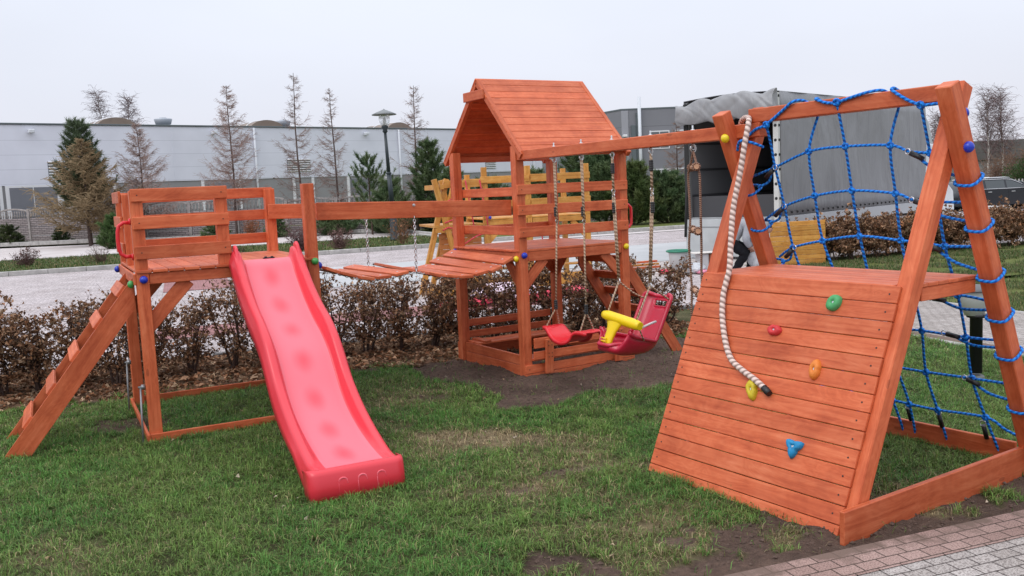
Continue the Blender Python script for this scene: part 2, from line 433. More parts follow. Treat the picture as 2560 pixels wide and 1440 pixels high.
# ladder
lad = wood('ladder', T1)   # replaced below
bpy.data.objects.remove(lad)
def ladder(parent, sx, sy0, sy1, ztop, run, nr, d=-1, z0=-.03, hw=.145, rt0=.2, side_t=.028, ys=(0, 1)):
    """two stringers from (sx,ztop) running out 'run' to the ground, with flat treads let in between"""
    dirv = Vector((d * run, 0, -(ztop - z0))); L = dirv.length; dn = dirv.normalized(); nrm = Vector((-d * dn.z * -1, 0, 0))
    nrm = Vector((dn.z * d * -1, 0, dn.x * d)) if False else Vector((-dn.z * (1 if d > 0 else -1) * -1, 0, 0))
    out = []
    first = None
    up_n = Vector((0, -1, 0)).cross(dn).normalized()
    if up_n.z < 0: up_n = -up_n
    for i, y in enumerate((sy0, sy1)):
        mb = MB()
        # profile polygon with vertical top cut and level foot cut, given real thickness
        tp = Vector((sx, y, ztop)); hv = hw / abs(dn.x) if abs(dn.x) > .05 else hw
        hh = hw / abs(dn.z)
        A = tp; B = tp + Vector((0, 0, -hv)); Cc = Vector((sx + d * run - d * hh * 1.0, y, z0)); D = Vector((sx + d * run, y, z0))
        pts = [A, B, Cc, D]; base = 0
        mb.prism(pts, (0, side_t, 0))
        # grain uv
        V0 = rnd.randint(1, 400) * 10; u2 = []
        for f in mb.f: u2.append([((Vector(mb.v[k]) - tp).dot(dn), (Vector(mb.v[k]) - tp).dot(up_n) + mb.v[k][1] + V0) for k in f])
        mb.uv = u2
        ob = mb.build('ladder' if i == 0 else 'stringer', RED, parent if i == 0 else first, fixn=True)
        if i == 0: first = ob
    for k in range(nr):
        t = (rt0 + k * (L - rt0 - .34) / (nr - 1))
        c = Vector((sx, 0, ztop)) + dn * t - up_n * .0
        mb = MB(); mb.obox((c.x, (sy0 + sy1 + side_t) / 2, c.z), (Vector((0, 1, 0)), Vector((0, 0, 1)), Vector((1, 0, 0))), ((sy1 - sy0 - side_t) / 2, .011, .05))
        mb = MB(); tilt = (dn * .62 + up_n * -.78) if False else None
        a1 = dn; a2 = up_n
        mb.obox(Vector((c.x, (sy0 + sy1 + side_t) / 2, c.z)) + a2 * (.008), (Vector((0, 1, 0)), a1, a2), ((sy1 - sy0 - side_t) / 2, .050, .012))
        mb.build('rung', RED, first)
    return first
ladder(T1, -.02, .13, .80, 1.245, 1.0, 5, -1, -.03, .145, .13)
# grab handle, bolt caps, ground anchors
mb = MB(); mb.tube([(-.012, .06, 1.665), (-.05, .06, 1.668), (-.085, .06, 1.645), (-.095, .06, 1.60), (-.098, .06, 1.54), (-.095, .06, 1.48), (-.085, .06, 1.435), (-.05, .06, 1.412), (-.012, .06, 1.415)], .0145, 10)
for z in (1.672, 1.408): mb.lathe((-.001, .06, z), [(.026, 0), (.026, .008), (.018, .014)], 12, (-1, 0, 0))
mb.build('grab_handle', REDP, T1)
ball_part(T1, (.05, -.002, 1.235), BALLB, (0, -1, 0)); ball_part(T1, (-.022, .10, 1.20), BALLG, (-1, -.2, 0)); ball_part(T1, (-.022, D1 - .05, 1.24), BALLB, (-1, 0, 0))
ball_part(T1, (W1 - .035, -.002, 1.275), BALLG, (0, -1, 0)); ball_part(T1, (W1 + .0, .05, 1.235), BALLB, (1, 0, 0))
for x, y in ((-.03, .03), (-.03, D1 - .2)):
    mb = MB().tube([(x - .008, y, .42), (x - .022, y - .06, .20), (x - .03, y - .09, -.05)], .008, 8)
    mb.lathe((x + .025, y, .42), [(.020, 0), (.020, .028), (.009, .03), (.009, .05)], 10, (-1, 0, 0)); mb.build('ground_anchor', plain('dull_steel', (.25, .25, .26), .45, .5, .7), T1)
wood('apron', T1, (W1 + .001, W1 + .02, .1, D1 - .1, 1.09, 1.18))

# ------------------------------------------------------------------ slide
ST = empty('slide', f2w(F1, .97, -1.0), F1[1], 'long wavy pink red plastic slide running down to the grass', 'slide')
ctrl = [(.07, 1.318), (-.0, 1.318), (-.07, 1.29), (-.14, 1.215), (-.25, 1.12), (-.40, 1.01), (-.60, .895), (-.80, .805), (-.96, .705), (-1.08, .585), (-1.20, .46), (-1.34, .36), (-1.52, .28), (-1.72, .22), (-1.93, .178), (-2.085, .165)]
def crm(P, n=6):
    out = []
    for i in range(len(P) - 1):
        p0 = P[max(i - 1, 0)]; p1 = P[i]; p2 = P[i + 1]; p3 = P[min(i + 2, len(P) - 1)]
        for k in range(n):
            t = k / n
            out.append(tuple(.5 * ((2 * b) + (-a + c) * t + (2 * a - 5 * b + 4 * c - d) * t * t + (-a + 3 * b - 3 * c + d) * t ** 3) for a, b, c, d in zip(p0, p1, p2, p3)))
    out.append(tuple(P[-1])); return out
cl = crm(ctrl, 5)
def flange(y):   # rim height over the floor
    if y > -.02: return .085
    if y > -.3: return .085 + .03 * (-.02 - y) / .28
    if y > -1.3: return .11
    return max(.012, .11 * (1 - (-1.3 - y) / .76))
P = []; arc = 0; last = None; Vs = []
for (y, z) in cl:
    if last: arc += sqrt((y - last[0]) ** 2 + (z - last[1]) ** 2)
    last = (y, z); Vs.append(arc); fh = flange(y); sk = min(.16, fh + .035) if y > -1.75 else fh + .05 + (-1.75 - y) * .34
    sk = min(sk, z + fh - .0)
    hw = .20 if y < -.1 else .20
    row = [(-.295, z + fh - sk), (-.285, z + fh - sk * .62), (-.268, z + fh - .03), (-.262, z + fh - .008), (-.250, z + fh), (-.222, z + fh), (-.211, z + fh - .008), (-.205, z + fh - .03 if fh > .05 else z + fh * .5), (-.196, z + .016 if fh > .03 else z + .004), (-.182, z + .002)]
    mid = [(x, z) for x in (-.14, -.07, 0, .07, .14)]
    row = row + mid + [(-a, b) for a, b in row[::-1]]
    P.append([(a, y + 1.0, b) for a, b in row])
    P[-1] = [(a, yy, bb) for a, yy, bb in P[-1]]
nf = len(P[0])
def suv(i, j):
    x = P[i][j][0]; return ((x + .18) / .36, Vs[i]) if 9 <= j <= nf - 10 else ((-1 if x < 0 else 2), Vs[i])
mb = MB(); mb.grid(P, suv)
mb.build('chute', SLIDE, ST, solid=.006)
# side wings at the top
for sgn in (-1, 1):
    mb = MB(); pr = []
    pts = [(.09, 1.31), (.075, 1.37), (.03, 1.435), (-.015, 1.45), (-.06, 1.425), (-.11, 1.35), (-.17, 1.275), (-.22, 1.20), (-.12, 1.18), (0, 1.29)]
    mb.prism([(sgn * .225 - (.03 if sgn < 0 else 0), y + 1.0, z) for y, z in pts], (.03, 0, 0))
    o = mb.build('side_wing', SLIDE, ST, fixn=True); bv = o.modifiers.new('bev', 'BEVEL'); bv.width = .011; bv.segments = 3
# foot
mb = MB(); Pf = []
for k, (y, z) in enumerate([(-2.085, .177), (-2.10, .175), (-2.116, .165), (-2.126, .148), (-2.136, .08), (-2.146, -.02)]):
    zz_ = z if k < 5 else z; Pf.append([(-.300, y + 1.14, zz_ - .02 * (k < 3)), (-.297, y + 1.05, zz_ - .01 * (k < 3))] + [(x, y + 1.0 + .02 * max(0, (abs(x) - .26) / .03), z) for x in np.linspace(-.29, .29, 26)] + [(.297, y + 1.05, zz_ - .01 * (k < 3)), (.300, y + 1.14, zz_ - .02 * (k < 3))])
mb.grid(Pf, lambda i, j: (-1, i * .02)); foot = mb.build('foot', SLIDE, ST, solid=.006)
mb = MB()
for x in (-.10, .02, .14):
    pts = [(x - .028, -1.140, .02), (x - .028, -1.134, .085)] + [(x - .028 * cos(a), -1.131, .095 + .026 * sin(a)) for a in np.linspace(0, pi, 7)] + [(x + .028, -1.134, .085)]
    mb.tube([(a, b, c) for a, b, c in pts], .006, 6)
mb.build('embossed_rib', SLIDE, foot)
mb = MB(); mb.box(-.02, .07, 1.02, 1.045, 1.321, 1.333); mb.lathe((.0, 1.03, 1.333), [(.012, 0), (.010, .008)], 8); mb.lathe((.05, 1.03, 1.333), [(.012, 0), (.010, .008)], 8); mb.build('fixing_bracket', BLACKP, ST)

# ------------------------------------------------------------------ plank bridge
B = empty('plank_bridge', f2w(F2, -.95, .6), F2[1], 'sagging chain bridge of red planks between the tower and the playhouse', 'bridge')
bo = Vector((-.95, .6, 0))
front = [(-1.91, 1.22), (-1.83, 1.185), (-1.68, 1.128), (-1.50, 1.078), (-1.34, 1.062), (-1.16, 1.082), (-1.0, 1.10), (-.85, 1.052), (-.69, 1.018), (-.53, 1.004), (-.37, 1.018), (-.21, 1.062), (-.06, 1.13), (0, 1.15)]
pc = crm(front, 8)
def zat(x):
    for a, b in zip(pc, pc[1:]):
        if a[0] <= x <= b[0]: t = (x - a[0]) / (b[0] - a[0] + 1e-9); return a[1] + (b[1] - a[1]) * t
    return pc[-1][1]
xs = [-1.80, -1.645, -1.49, -1.335, -1.175, -.86, -.70, -.54, -.385, -.235, -.095]
for x in xs:
    s_ = (zat(x + .06) - zat(x - .06)) / .12; d = Vector((1, 0, s_)).normalized(); yt = rnd.uniform(-.012, .012)
    c = Vector((x, .655 + yt, zat(x) + .022 + rnd.uniform(-.003, .003))) - bo
    mb = MB(); tw = rnd.uniform(-.02, .02); ya = Vector((tw, 1, rnd.uniform(-.008, .03))).normalized(); d = (d - ya * d.dot(ya)).normalized()
    mb.obox(c, (ya, d, d.cross(ya)), (.625, .062, .0135), .004)
    nn = -d.cross(ya)
    if nn.z < 0: nn = -nn
    for yy in (-.52, .52): screws(mb, [c + ya * yy + nn * .0135 + d * q for q in (-.0,)], nn, .012)
    mb.build('plank', [RED, METAL], B)
def chain(mb, p, q, link=.028, r=.0032):
    p = Vector(p); q = Vector(q); d = q - p; n = max(1, int(d.length / (link * .72))); dn = d.normalized()
    a = dn.cross(Vector((0.3, 1, 0.1))).normalized(); b_ = dn.cross(a)
    for i in range(n):
        c = p + d * ((i + .5) / n); s_ = a if i % 2 else b_
        pts = [c + dn * (link * .5 * cos(t)) + s_ * (link * .27 * sin(t)) for t in np.linspace(0, 2 * pi, 9)[:-1]]
        mb.tube(pts, r, 4, closed=True)
for y in (.11, 1.2):
    mb = MB()
    for a, b_ in zip(pc[::8], pc[8::8]): chain(mb, Vector((a[0], y, a[1] - .004)) - bo, Vector((b_[0], y, b_[1] - .004)) - bo)
    mb.build('support_chain', METAL, B)
for y, zt in ((.1, 1.585), (1.2, 1.60)):
    mb = MB(); chain(mb, Vector((-1.0, y, zt)) - bo, Vector((-1.01, y, 1.09)) - bo, .036, .0042); mb.build('hanger_chain', METAL, B)
mb = MB().beam(Vector((-1.875, .115, 1.675)) - bo, Vector((-.0, .115, 1.612)) - bo, .03, .145, (0, 1, 0)); mb.lathe(Vector((-1.0, .099, 1.685)) - bo, [(.014, 0), (.013, .006), (.006, .007), (.006, .025)], 10, (0, -1, 0), 1, False)
mb.build('beam', [RED, METAL], B)
def t1_to(x, y, z):   # tower frame -> bridge local
    w = f2w(F1, x, y, z); a = F2[1]; o = f2w(F2, -.95, .6); d = w - o
    return Vector((d.x * cos(a) + d.y * sin(a), -d.x * sin(a) + d.y * cos(a), d.z))
MB().beam(t1_to(W1 - S + .01, 1.385, 1.68), Vector((.0, 1.235, 1.612)) - bo, .03, .14, (0, 1, 0)).build('beam', RED, B)

# ------------------------------------------------------------------ playhouse tower
W2, D2 = 1.287, 1.312
T2 = empty('playhouse_tower', F2[0], F2[1], 'red wooden tower with a gabled plank roof over its platform and a sandbox below', 'playhouse')
for x, y, zt in ((0, 0, 2.175), (0, D2 - S, 2.18), (W2 - S, 0, 2.10), (W2 - S, D2 - S, 2.09)):
    wood('post', T2, (x, x + S, y, y + S, -.15, zt))
for z0, z1 in ((1.728, 1.82), (1.538, 1.632), (1.331, 1.426)): slat(T2, -.004, 1.276, -.022, -.001, z0, z1, (0, -1, 0))
for z0, z1 in ((1.716, 1.802), (1.345, 1.432)):
    slat(T2, S + .001, S + .022, .02, D2 - .02, z0, z1)
for z0, z1 in ((1.728, 1.815), (1.538, 1.62), (1.331, 1.41)):
    if z0 < 1.4: slat(T2, .0, W2, D2 + .001, D2 + .022, z0, z1)
mb = MB(); n = 11; w = (D2 - .004) / n
for i in range(n): mb.box(-.01, W2 + .005, .002 + i * w, i * w + w - .003, 1.196, 1.2185)
mb.build('deck', RED, T2)
wood('apron', T2, (S + .002, W2 - S - .002, .004, .034, 1.105, 1.194)); wood('apron', T2, (S + .002, W2 - S - .002, D2 - .034, D2 - .004, 1.105, 1.194))
wood('apron', T2, (.004, .034, S + .002, D2 - S - .002, 1.105, 1.194)); wood('apron', T2, (W2 - .034, W2 - .004, S + .002, D2 - S - .002, 1.105, 1.194))
for p, q, sd_ in (((.05, .045, .86), (.30, .045, 1.12), (0, 1, 0)), ((W2 - .05, .045, .86), (W2 - .30, .045, 1.12), (0, 1, 0)),
                  ((.05, D2 - .045, .86), (.30, D2 - .045, 1.12), (0, 1, 0)), ((W2 - .05, D2 - .045, .86), (W2 - .30, D2 - .045, 1.12), (0, 1, 0)),
                  ((.045, .05, .84), (.045, .30, 1.12), (1, 0, 0)), ((W2 - .045, D2 - .05, .84), (W2 - .045, D2 - .30, 1.12), (1, 0, 0))):
    MB().beam(p, q, .03, .10, sd_).build('brace', RED, T2)
# roof
yr, zr_, ye0, ye1, ze = D2 / 2 + .004, 2.867, -.098, 1.415, 2.112
rx0, rx1 = -.008, 1.268
def roof_side(ye, sgn):
    mb = MB(); a = Vector((0, yr, zr_)); e_ = Vector((0, ye, ze)); d = (e_ - a); L = d.length; dn = d.normalized(); nn = Vector((1, 0, 0)).cross(dn) * sgn
    nb = 11; w = L / nb
    for i in range(nb):
        c = a + dn * (w * (i + .5)) + nn * (.010 + rnd.uniform(0, .0015)); c.x = (rx0 + rx1) / 2 + rnd.uniform(-.003, .003)
        mb.obox(c, ((1, 0, 0), dn, nn), ((rx1 - rx0) / 2, w / 2 - .0015, .0095), .003)
        for xx in (rx0 + .03, rx1 - .03): screws(mb, [Vector((xx, c.y, c.z)) + nn * .0095 + dn * q for q in (-.02, .025)], nn, .0045)
    return mb.build('roof', [RED, DARKM], T2)
roof_side(ye0, 1); roof_side(ye1, -1)
for x in (rx0 + .002, rx1 - .05):
    for ye, sg in ((ye0, 1), (ye1, -1)):
        a = Vector((x + .022, yr, zr_ - .035)); e_ = Vector((x + .022, ye + .0 * sg, ze - .04))
        MB().beam(a, e_, .044, .062, (1, 0, 0)).build('rafter', RED, T2)
slat_ = MB().box(rx0 - .022, rx0 - .001, .49, .886, 2.655, 2.745); slat_.build('collar_board', RED, T2)
MB().beam((.03, .0, 2.11), (1.24, .0, 2.11), .04, .06, (0, 1, 0)).build('eave_plate', RED, T2)
MB().beam((.03, D2, 2.11), (1.24, D2, 2.11), .04, .06, (0, 1, 0)).build('eave_plate', RED, T2)
# sandbox below
SB = [('sandbox_board', (-.0225, -.002, S * 0 - .0, D2 - S, -.06, .105)), ('sandbox_board', (-.0225, -.002, 0, D2 - S, .108, .20))]
wood('sandbox_board', T2, (.0 + .03, .052, S + .001, D2 - S - .001, -.06, .112)); wood('sandbox_board', T2, (.03, .052, S + .001, D2 - S - .001, .115, .212))
wood('sandbox_board', T2, (.0, W2 + .012, -.024, -.002, -.06, .048)); wood('sandbox_board', T2, (.0, W2 + .012, -.024, -.002, .051, .132), scr=[(.04, -.024, .09), (W2 - .03, -.024, .09)])
wood('sandbox_board', T2, (.0, W2 + .012, D2 + .002, D2 + .024, -.06, .2)); wood('sandbox_board', T2, (W2 - .05, W2 - .03, S, D2 - S, -.06, .21))
def bench(name, ys, sg, label_z):
    root = None
    mb = MB()
    return mb
fb = MB()
for z0, z1, yo in ((.29, .386, -.062), (.182, .258, -.05)): fb.beam((.076, yo, (z0 + z1) / 2), (1.23, yo, (z0 + z1) / 2), .02, z1 - z0, (0, 1, 0))
fbo = fb.build('folding_bench', RED, T2)
for x in (.235, 1.06):
    mb = MB().beam((x, -.062, .042), (x, -.088, .368), .02, .09, (0, 1, 0)); screws(mb, [(x + q, -.0985, z) for q in (-.018, .018) for z in (.345, .31, .235, .2)], (0, -1, 0), .005); mb.build('cleat', [RED, DARKM], fbo)
MB().box(.08, 1.20, -.045, .20, .168, .188).build('seat', RED, fbo)
bb = MB().box(.07, 1.16, D2 - .03, D2 - .01, .358, .432)
bbo = bb.build('folding_bench', RED, T2)
MB().box(.07, 1.16, D2 - .03, D2 - .01, .236, .308).build('backrest', RED, bbo)
mb = MB()
for y0 in (.93, 1.06): mb.box(.045, 1.16, y0, y0 + .12, .208, .228)
mb.build('seat', RED, bbo)
for x in (.10, 1.0): MB().box(x, x + .08, .92, 1.20, .229, .246).build('cleat', RED, bbo)
ladder(T2, W2 + .01, .135, .88, 1.14, .80, 5, 1, -.03, .115, .16)
ball_part(T2, (.045, -.002, 1.165), BALLB, (0, -1, 0)); ball_part(T2, (-.001, .045, 1.135), BALLY, (-1, -.2, 0)); ball_part(T2, (-.001, D2 - .045, 1.165), BALLB, (-1, -.2, 0)); ball_part(T2, (W2 - .045, -.002, 1.165), BALLY, (0, -1, 0))
for y in (.05,):
    mb = MB(); x = W2 + .005
    mb.tube([(x, y, 1.575), (x + .04, y, 1.575), (x + .072, y, 1.545), (x + .075, y, 1.46), (x + .072, y, 1.385), (x + .04, y, 1.35), (x, y, 1.35)], .0145, 10); mb.build('grab_handle', REDP, T2)

# ------------------------------------------------------------------ climbing frame with swing beam
T3 = empty('playground_climber', F3[0], F3[1], 'red A-frame climber with plank climbing wall, platform and long swing beam', 'climbing frame')
K = .438; ang = math.atan(K)
wd = Vector((0, K, 1)).normalized(); wn = Vector((0, -1, K)).normalized()   # wall direction up the slope, outward normal
nb = 14; Lw = 1.195 * sqrt(1 + K * K); pw = Lw / 13.55
mb_all = []
for i in range(nb):
    top = Lw - i * pw; bot = max(top - pw + .0035, -.02)
    c = wd * ((top + bot) / 2) + wn * (-.010 + rnd.uniform(-.001, .001)); c.x = -.695 + rnd.uniform(-.002, .002)
    mb = MB(); mb.obox(c, ((1, 0, 0), wd, wn), (.695, (top - bot) / 2, .0095), .0032)
    for xx in (-1.345, -.055):
        screws(mb, [Vector((xx + rnd.uniform(-.006, .006), c.y, c.z)) + wn * .0095 + wd * q for q in ((0,) if i else (0,))], wn, .0055)
    mb.build('wall_plank', [RED, DARKM], T3)
def leg(x0, x1, front):
    # front legs follow the wall; rear legs lean the other way
    if front: p, q = Vector((0, .020 + .047 - K * .0, -.08)), None
    mb = MB()
    if front: p = Vector(((x0 + x1) / 2, .073 + K * (-.06), -.06)); q = Vector(((x0 + x1) / 2, .073 + K * 2.22, 2.22))
    else: p = Vector(((x0 + x1) / 2, 1.69 + .42 * .06, -.06)); q = Vector(((x0 + x1) / 2, 1.69 - .42 * 2.205, 2.205))
    mb.beam(p, q, abs(x1 - x0), .09, (1, 0, 0), b=.005); return mb.build('leg', RED, T3)
leg(-.04, .05, True); leg(.052, .142, False); leg(-1.393, -1.303, True); leg(-1.486, -1.396, False)
mb = MB(); ys = np.linspace(.525, 1.175, 8)
for a, b_ in zip(ys, ys[1:]): mb.box(-1.385, .035 if a > .60 else -.045, a + .001, b_ - .0015, 1.176, 1.197)
mb.build('deck', RED, T3)
wood('deck_joist', T3, (-.045 - .025, -.045, .60, 1.13, 1.105, 1.174)); wood('deck_joist', T3, (-1.25, -1.225, .60, 1.13, 1.105, 1.174))
wood('deck_joist', T3, (.006, .030, .66, 1.16, 1.103, 1.174)); wood('deck_joist', T3, (-1.25, -.045, 1.12, 1.145, 1.105, 1.174))
wood('top_beam', T3, (-1.293, .045, .85, .94, 2.128, 2.216), bev=.005)
wood('ground_rail', T3, (.055, .085, -.055, 1.62, -.04, .16)); wood('ground_rail', T3, (-1.36, -.04, 1.72, 1.745, -.05, .135)); wood('ground_rail', T3, (-1.47, -1.44, .22, 1.64, -.04, .10))
def t2_to(x, y, z):
    w = f2w(F2, x, y, z) - Vector(F3[0]); a = F3[1]
    return Vector((w.x * cos(a) + w.y * sin(a), -w.x * sin(a) + w.y * cos(a), w.z))
sb0 = t2_to(.055, -.002, 2.085); sb1 = Vector((-1.195, .885, 2.083))
MB().beam(sb0, sb1, .085, .088, None, (0, 0, 1), .005).build('swing_beam', RED, T3)
bd = (sb1 - sb0)
HOOKS = {}
for k, v in (('s1a', -.565), ('s1b', -.975), ('s2a', -1.395), ('s2b', -1.87), ('l', -2.33), ('x1', -.12)):
    t = -v / 2.99; p = sb0 + bd * t; HOOKS[k] = p
    mb = MB().lathe(p + Vector((0, 0, .044)), [(.014, 0), (.014, .008), (.006, .009), (.006, .035)], 10); mb.tube([p + Vector((0, 0, -.044)), p + Vector((0, 0, -.06))], .006, 6)
    mb.tube([p + Vector((0, .016 * sin(a), -.074 + .016 * cos(a))) for a in np.linspace(0, 2 * pi, 11)[:-1]], .004, 6, closed=True)
    if k != 'x1': mb.build('eye_bolt', METAL, T3)
def hold(x, z, pts, mat, d, r=0):
    c = wd * (z / wd.z) + Vector((-x, 0, 0)); mb = MB(); n = 20; ring = []
    # dome over a free outline
    m = len(pts)
    def outl(a):
        t = a / (2 * pi) * m; i = int(t) % m; f = t - int(t); f = f * f * (3 - 2 * f); return pts[i] * (1 - f) + pts[(i + 1) % m] * f
    Pp = []
    for (s_, h_) in ((1.0, 0), (1.0, d * .35), (.9, d * .75), (.68, d), (.42, d * 1.02), (.2, d * .86), (.12, d * .55)):
        Pp.append([c + (Vector((1, 0, 0)) * cos(a + r) + wd * sin(a + r)) * outl(a % (2 * pi)) * s_ + wn * h_ for a in np.linspace(0, 2 * pi, 25)])
    mb.grid(Pp, None); mb.lathe(c + wn * d * .55, [(.014, 0), (.013, .004), (.006, .005)], 10, wn, 1)
    return mb.build('climbing_hold', [mat, METAL], T3, fixn=True)
hp = lambda n, col: plain(n, col, .55, .4, 0, .1, 25, .15, 90)
hold(.36, 1.084, [.040, .048, .046, .042, .044, .052, .046, .039], hp('hold_green', (.07, .33, .12)), .032)
hold(.706, .908, [.046, .036, .027, .038, .049, .041, .030, .036], hp('hold_red', (.58, .035, .04)), .028)
hold(.37, .737, [.029, .038, .058, .040, .030, .036, .058, .040], hp('hold_orange', (.68, .20, .03)), .032)
hold(.75, .577, [.028, .044, .062, .05, .034, .036, .066, .040], hp('hold_yellow', (.55, .42, .02)), .034, .35)
hold(.376, .343, [.046, .062, .040, .028, .040, .062, .044, .030, .044, .066, .044, .030], hp('hold_blue', (.012, .22, .45)), .03)
ball_part(T3, (-1.41, .775, 2.045), BALLY, (0, -1, -.35)); ball_part(T3, (.142, .87, 1.885), BALLB, (1, -.15, 0)); ball_part(T3, (.052, .975, 2.065), BALLB, (1, 0, 0))

# ------------------------------------------------------------------ rope net
RN = empty('climbing_net', f2w(F3, -.7, 1.2), F3[1], 'blue rope climbing net tied to the red A-frame behind the platform', 'net')
no = Vector((-.7, 1.2, 0))
def np_(u, z, off=.012): return Vector((-u, 1.74 - .42 * z + off, z)) - no
def rope(mb, pts, r=.0082, sag=0, seg=7, n=6):
    out = crm([tuple(p) for p in pts], n); mb.tube(out, r, seg)
def bm_(u, z, y=.84): return Vector((-u, y, z)) - no
cols = [[bm_(1.136, 2.105), np_(1.17, 1.97), np_(1.189, 1.842), np_(1.209, 1.587), np_(1.24, 1.309), np_(1.22, 1.04), np_(1.20, .80), np_(1.15, .53), np_(1.12, .27), np_(1.10, .0)],
        [bm_(.83, 2.14, .95), np_(.896, 1.925), np_(.948, 1.651), np_(.986, 1.361), np_(.95, 1.035), np_(.92, .80), np_(.87, .53), np_(.80, .275), np_(.78, .0)],
        [bm_(.616, 2.189), np_(.633, 1.938), np_(.67, 1.677), np_(.704, 1.396), np_(.72, 1.035), np_(.715, .80), np_(.70, .528), np_(.68, .27), np_(.70, .0)],
        [bm_(.292, 2.14, .95), np_(.343, 1.925), np_(.388, 1.653), np_(.43, 1.374), np_(.44, 1.022), np_(.45, .806), np_(.497, .525), np_(.485, .266), np_(.471, .0)],
        [bm_(.093, 2.12), np_(.12, 1.87), np_(.144, 1.601), np_(.166, 1.347), np_(.16, 1.056), np_(.174, .796), np_(.20, .529), np_(.174, .278), np_(.132, .0)]]
for c in cols:
    mb = MB(); rope(mb, c); mb.build('rope', BLUE_ROPE, RN)
def lp(u, z): return np_(u, z)
rows = [[lp(1.40, 1.79), cols[0][2], cols[1][1], cols[2][1], cols[3][1], lp(.24, 1.885), cols[4][1], lp(-.02, 1.865)],
        [lp(1.40, 1.50), cols[0][3], cols[1][2], cols[2][2], cols[3][2], lp(.292, 1.615), cols[4][2], lp(-.03, 1.595)],
        [lp(1.38, 1.24), cols[0][4], cols[1][3], cols[2][3], cols[3][3], lp(.27, 1.36), cols[4][3], lp(-.04, 1.35)],
        [lp(1.38, 1.05), cols[0][5], cols[1][4], cols[2][4], cols[3][4], cols[4][4], lp(-.04, 1.03)],
        [lp(1.38, .80), cols[0][6], cols[1][5], cols[2][5], cols[3][5], cols[4][5], lp(-.04, .80)],
        [lp(1.38, .55), cols[0][7], cols[1][6], cols[2][6], cols[3][6], cols[4][6], lp(-.04, .53)],
        [lp(1.38, .28), cols[0][8], cols[1][7], cols[2][7], cols[3][7], cols[4][7], lp(.07, .22), lp(-.03, .18)]]
for r_ in rows:
    mb = MB(); rope(mb, r_); mb.build('rope', BLUE_ROPE, RN)
def knot(c, r=.019):
    mb = MB(); c = Vector(c)
    for k in range(3):
        a = Vector((rnd.uniform(-1, 1), rnd.uniform(-.3, .3), rnd.uniform(-1, 1))).normalized(); b_ = a.cross(Vector((0, 1, .2))).normalized()
        mb.tube([c + (a * cos(t) + b_ * sin(t)) * r * .75 + Vector((0, -.006 + .004 * k, 0)) for t in np.linspace(0, 2 * pi, 9)[:-1]], .0085, 6, closed=True)
    mb.build('knot', BLUE_ROPE, RN)
for i, c in enumerate(cols):
    for p in (c[2:9] if i == 0 else c[1:8]): knot(p)
for c in (cols[0][0], cols[2][0], cols[4][0]): knot(c, .022)
# ties over the top beam
for pts in ([bm_(1.29, 2.045), bm_(1.22, 2.085), bm_(1.136, 2.107), bm_(1.0, 2.185), bm_(.93, 2.225), bm_(.90, 2.23, .90), bm_(.88, 2.2, .95)],
            [bm_(.80, 2.2, .95), bm_(.79, 2.228, .90), bm_(.76, 2.222), bm_(.69, 2.195), bm_(.616, 2.189), bm_(.50, 2.21), bm_(.40, 2.224), bm_(.36, 2.228, .90), bm_(.34, 2.2, .95)],
            [bm_(.27, 2.2, .95), bm_(.275, 2.23, .88), bm_(.26, 2.215), bm_(.17, 2.155), bm_(.093, 2.122), bm_(.04, 2.118), bm_(-.03, 2.12)],
            [bm_(1.34, 1.96, .80), bm_(1.28, 2.015, .76), bm_(1.2, 2.0, .78), bm_(1.17, 1.97, .85)]):
    mb = MB(); rope(mb, pts, .009); mb.build('rope', BLUE_ROPE, RN)
# loops round the legs
def wrap(xc, z, tailx, tailz, s=1):
    yc = 1.69 - .42 * z; h = .058; w = .06
    c = Vector((xc, yc, z)); loop = []
    for t in np.linspace(0, 2 * pi, 17)[:-1]:
        ex = (abs(cos(t)) ** .6) * (1 if cos(t) > 0 else -1) * w; ey = (abs(sin(t)) ** .6) * (1 if sin(t) > 0 else -1) * h
        loop.append(c + Vector((ex, ey, ey * .55 - ex * .08)) - no)
    mb = MB(); mb.tube(loop, .0085, 7, closed=True)
    a = Vector((xc - s * w, yc, z + .02)) - no; b_ = Vector((tailx, 1.74 - .42 * tailz + .0, tailz)) - no
    m_ = (a + b_) / 2 + Vector((0, .02, -.03)); rope(mb, [a, m_, b_ + (a - b_) * .18], .0085); mb.build('leg_loop', BLUE_ROPE, RN)
    d = (a - b_).normalized(); MB().tube([b_ + d * .02, b_ + d * .10], [.016, .013], 10).build('rubber_sleeve', BLACKP, RN)
    mb = MB(); mb.tube([b_ + Vector((.016 * cos(t), 0, .016 * sin(t))) for t in np.linspace(0, 2 * pi, 9)[:-1]], .0035, 5, closed=True); mb.build('shackle', METAL, RN)
for z, tx, tz in ((1.72, -.24, 1.885), (1.475, -.29, 1.615), (1.20, -.27, 1.36), (.97, -.33, 1.03), (.745, -.30, .81), (.42, -.24, .53)): wrap(.097, z, tx, tz)
for z, tx, tz in ((1.46, -1.20, 1.587), (1.19, -1.22, 1.309), (1.70, -1.18, 1.84)): wrap(-1.392, z, tx, tz, -1)
for u, z in ((.70, .27), (.485, .266), (.20, .25)):
    mb = MB().tube([np_(u, z - .03), np_(u, z - .12)], .014, 8); mb.build('rubber_sleeve', BLACKP, RN)
    mb = MB(); mb.tube([np_(u, z - .02) + Vector((.02 * cos(t), 0, .02 * sin(t))) for t in np.linspace(0, 2 * pi, 9)[:-1]], .0035, 5, closed=True); mb.build('shackle', METAL, RN)

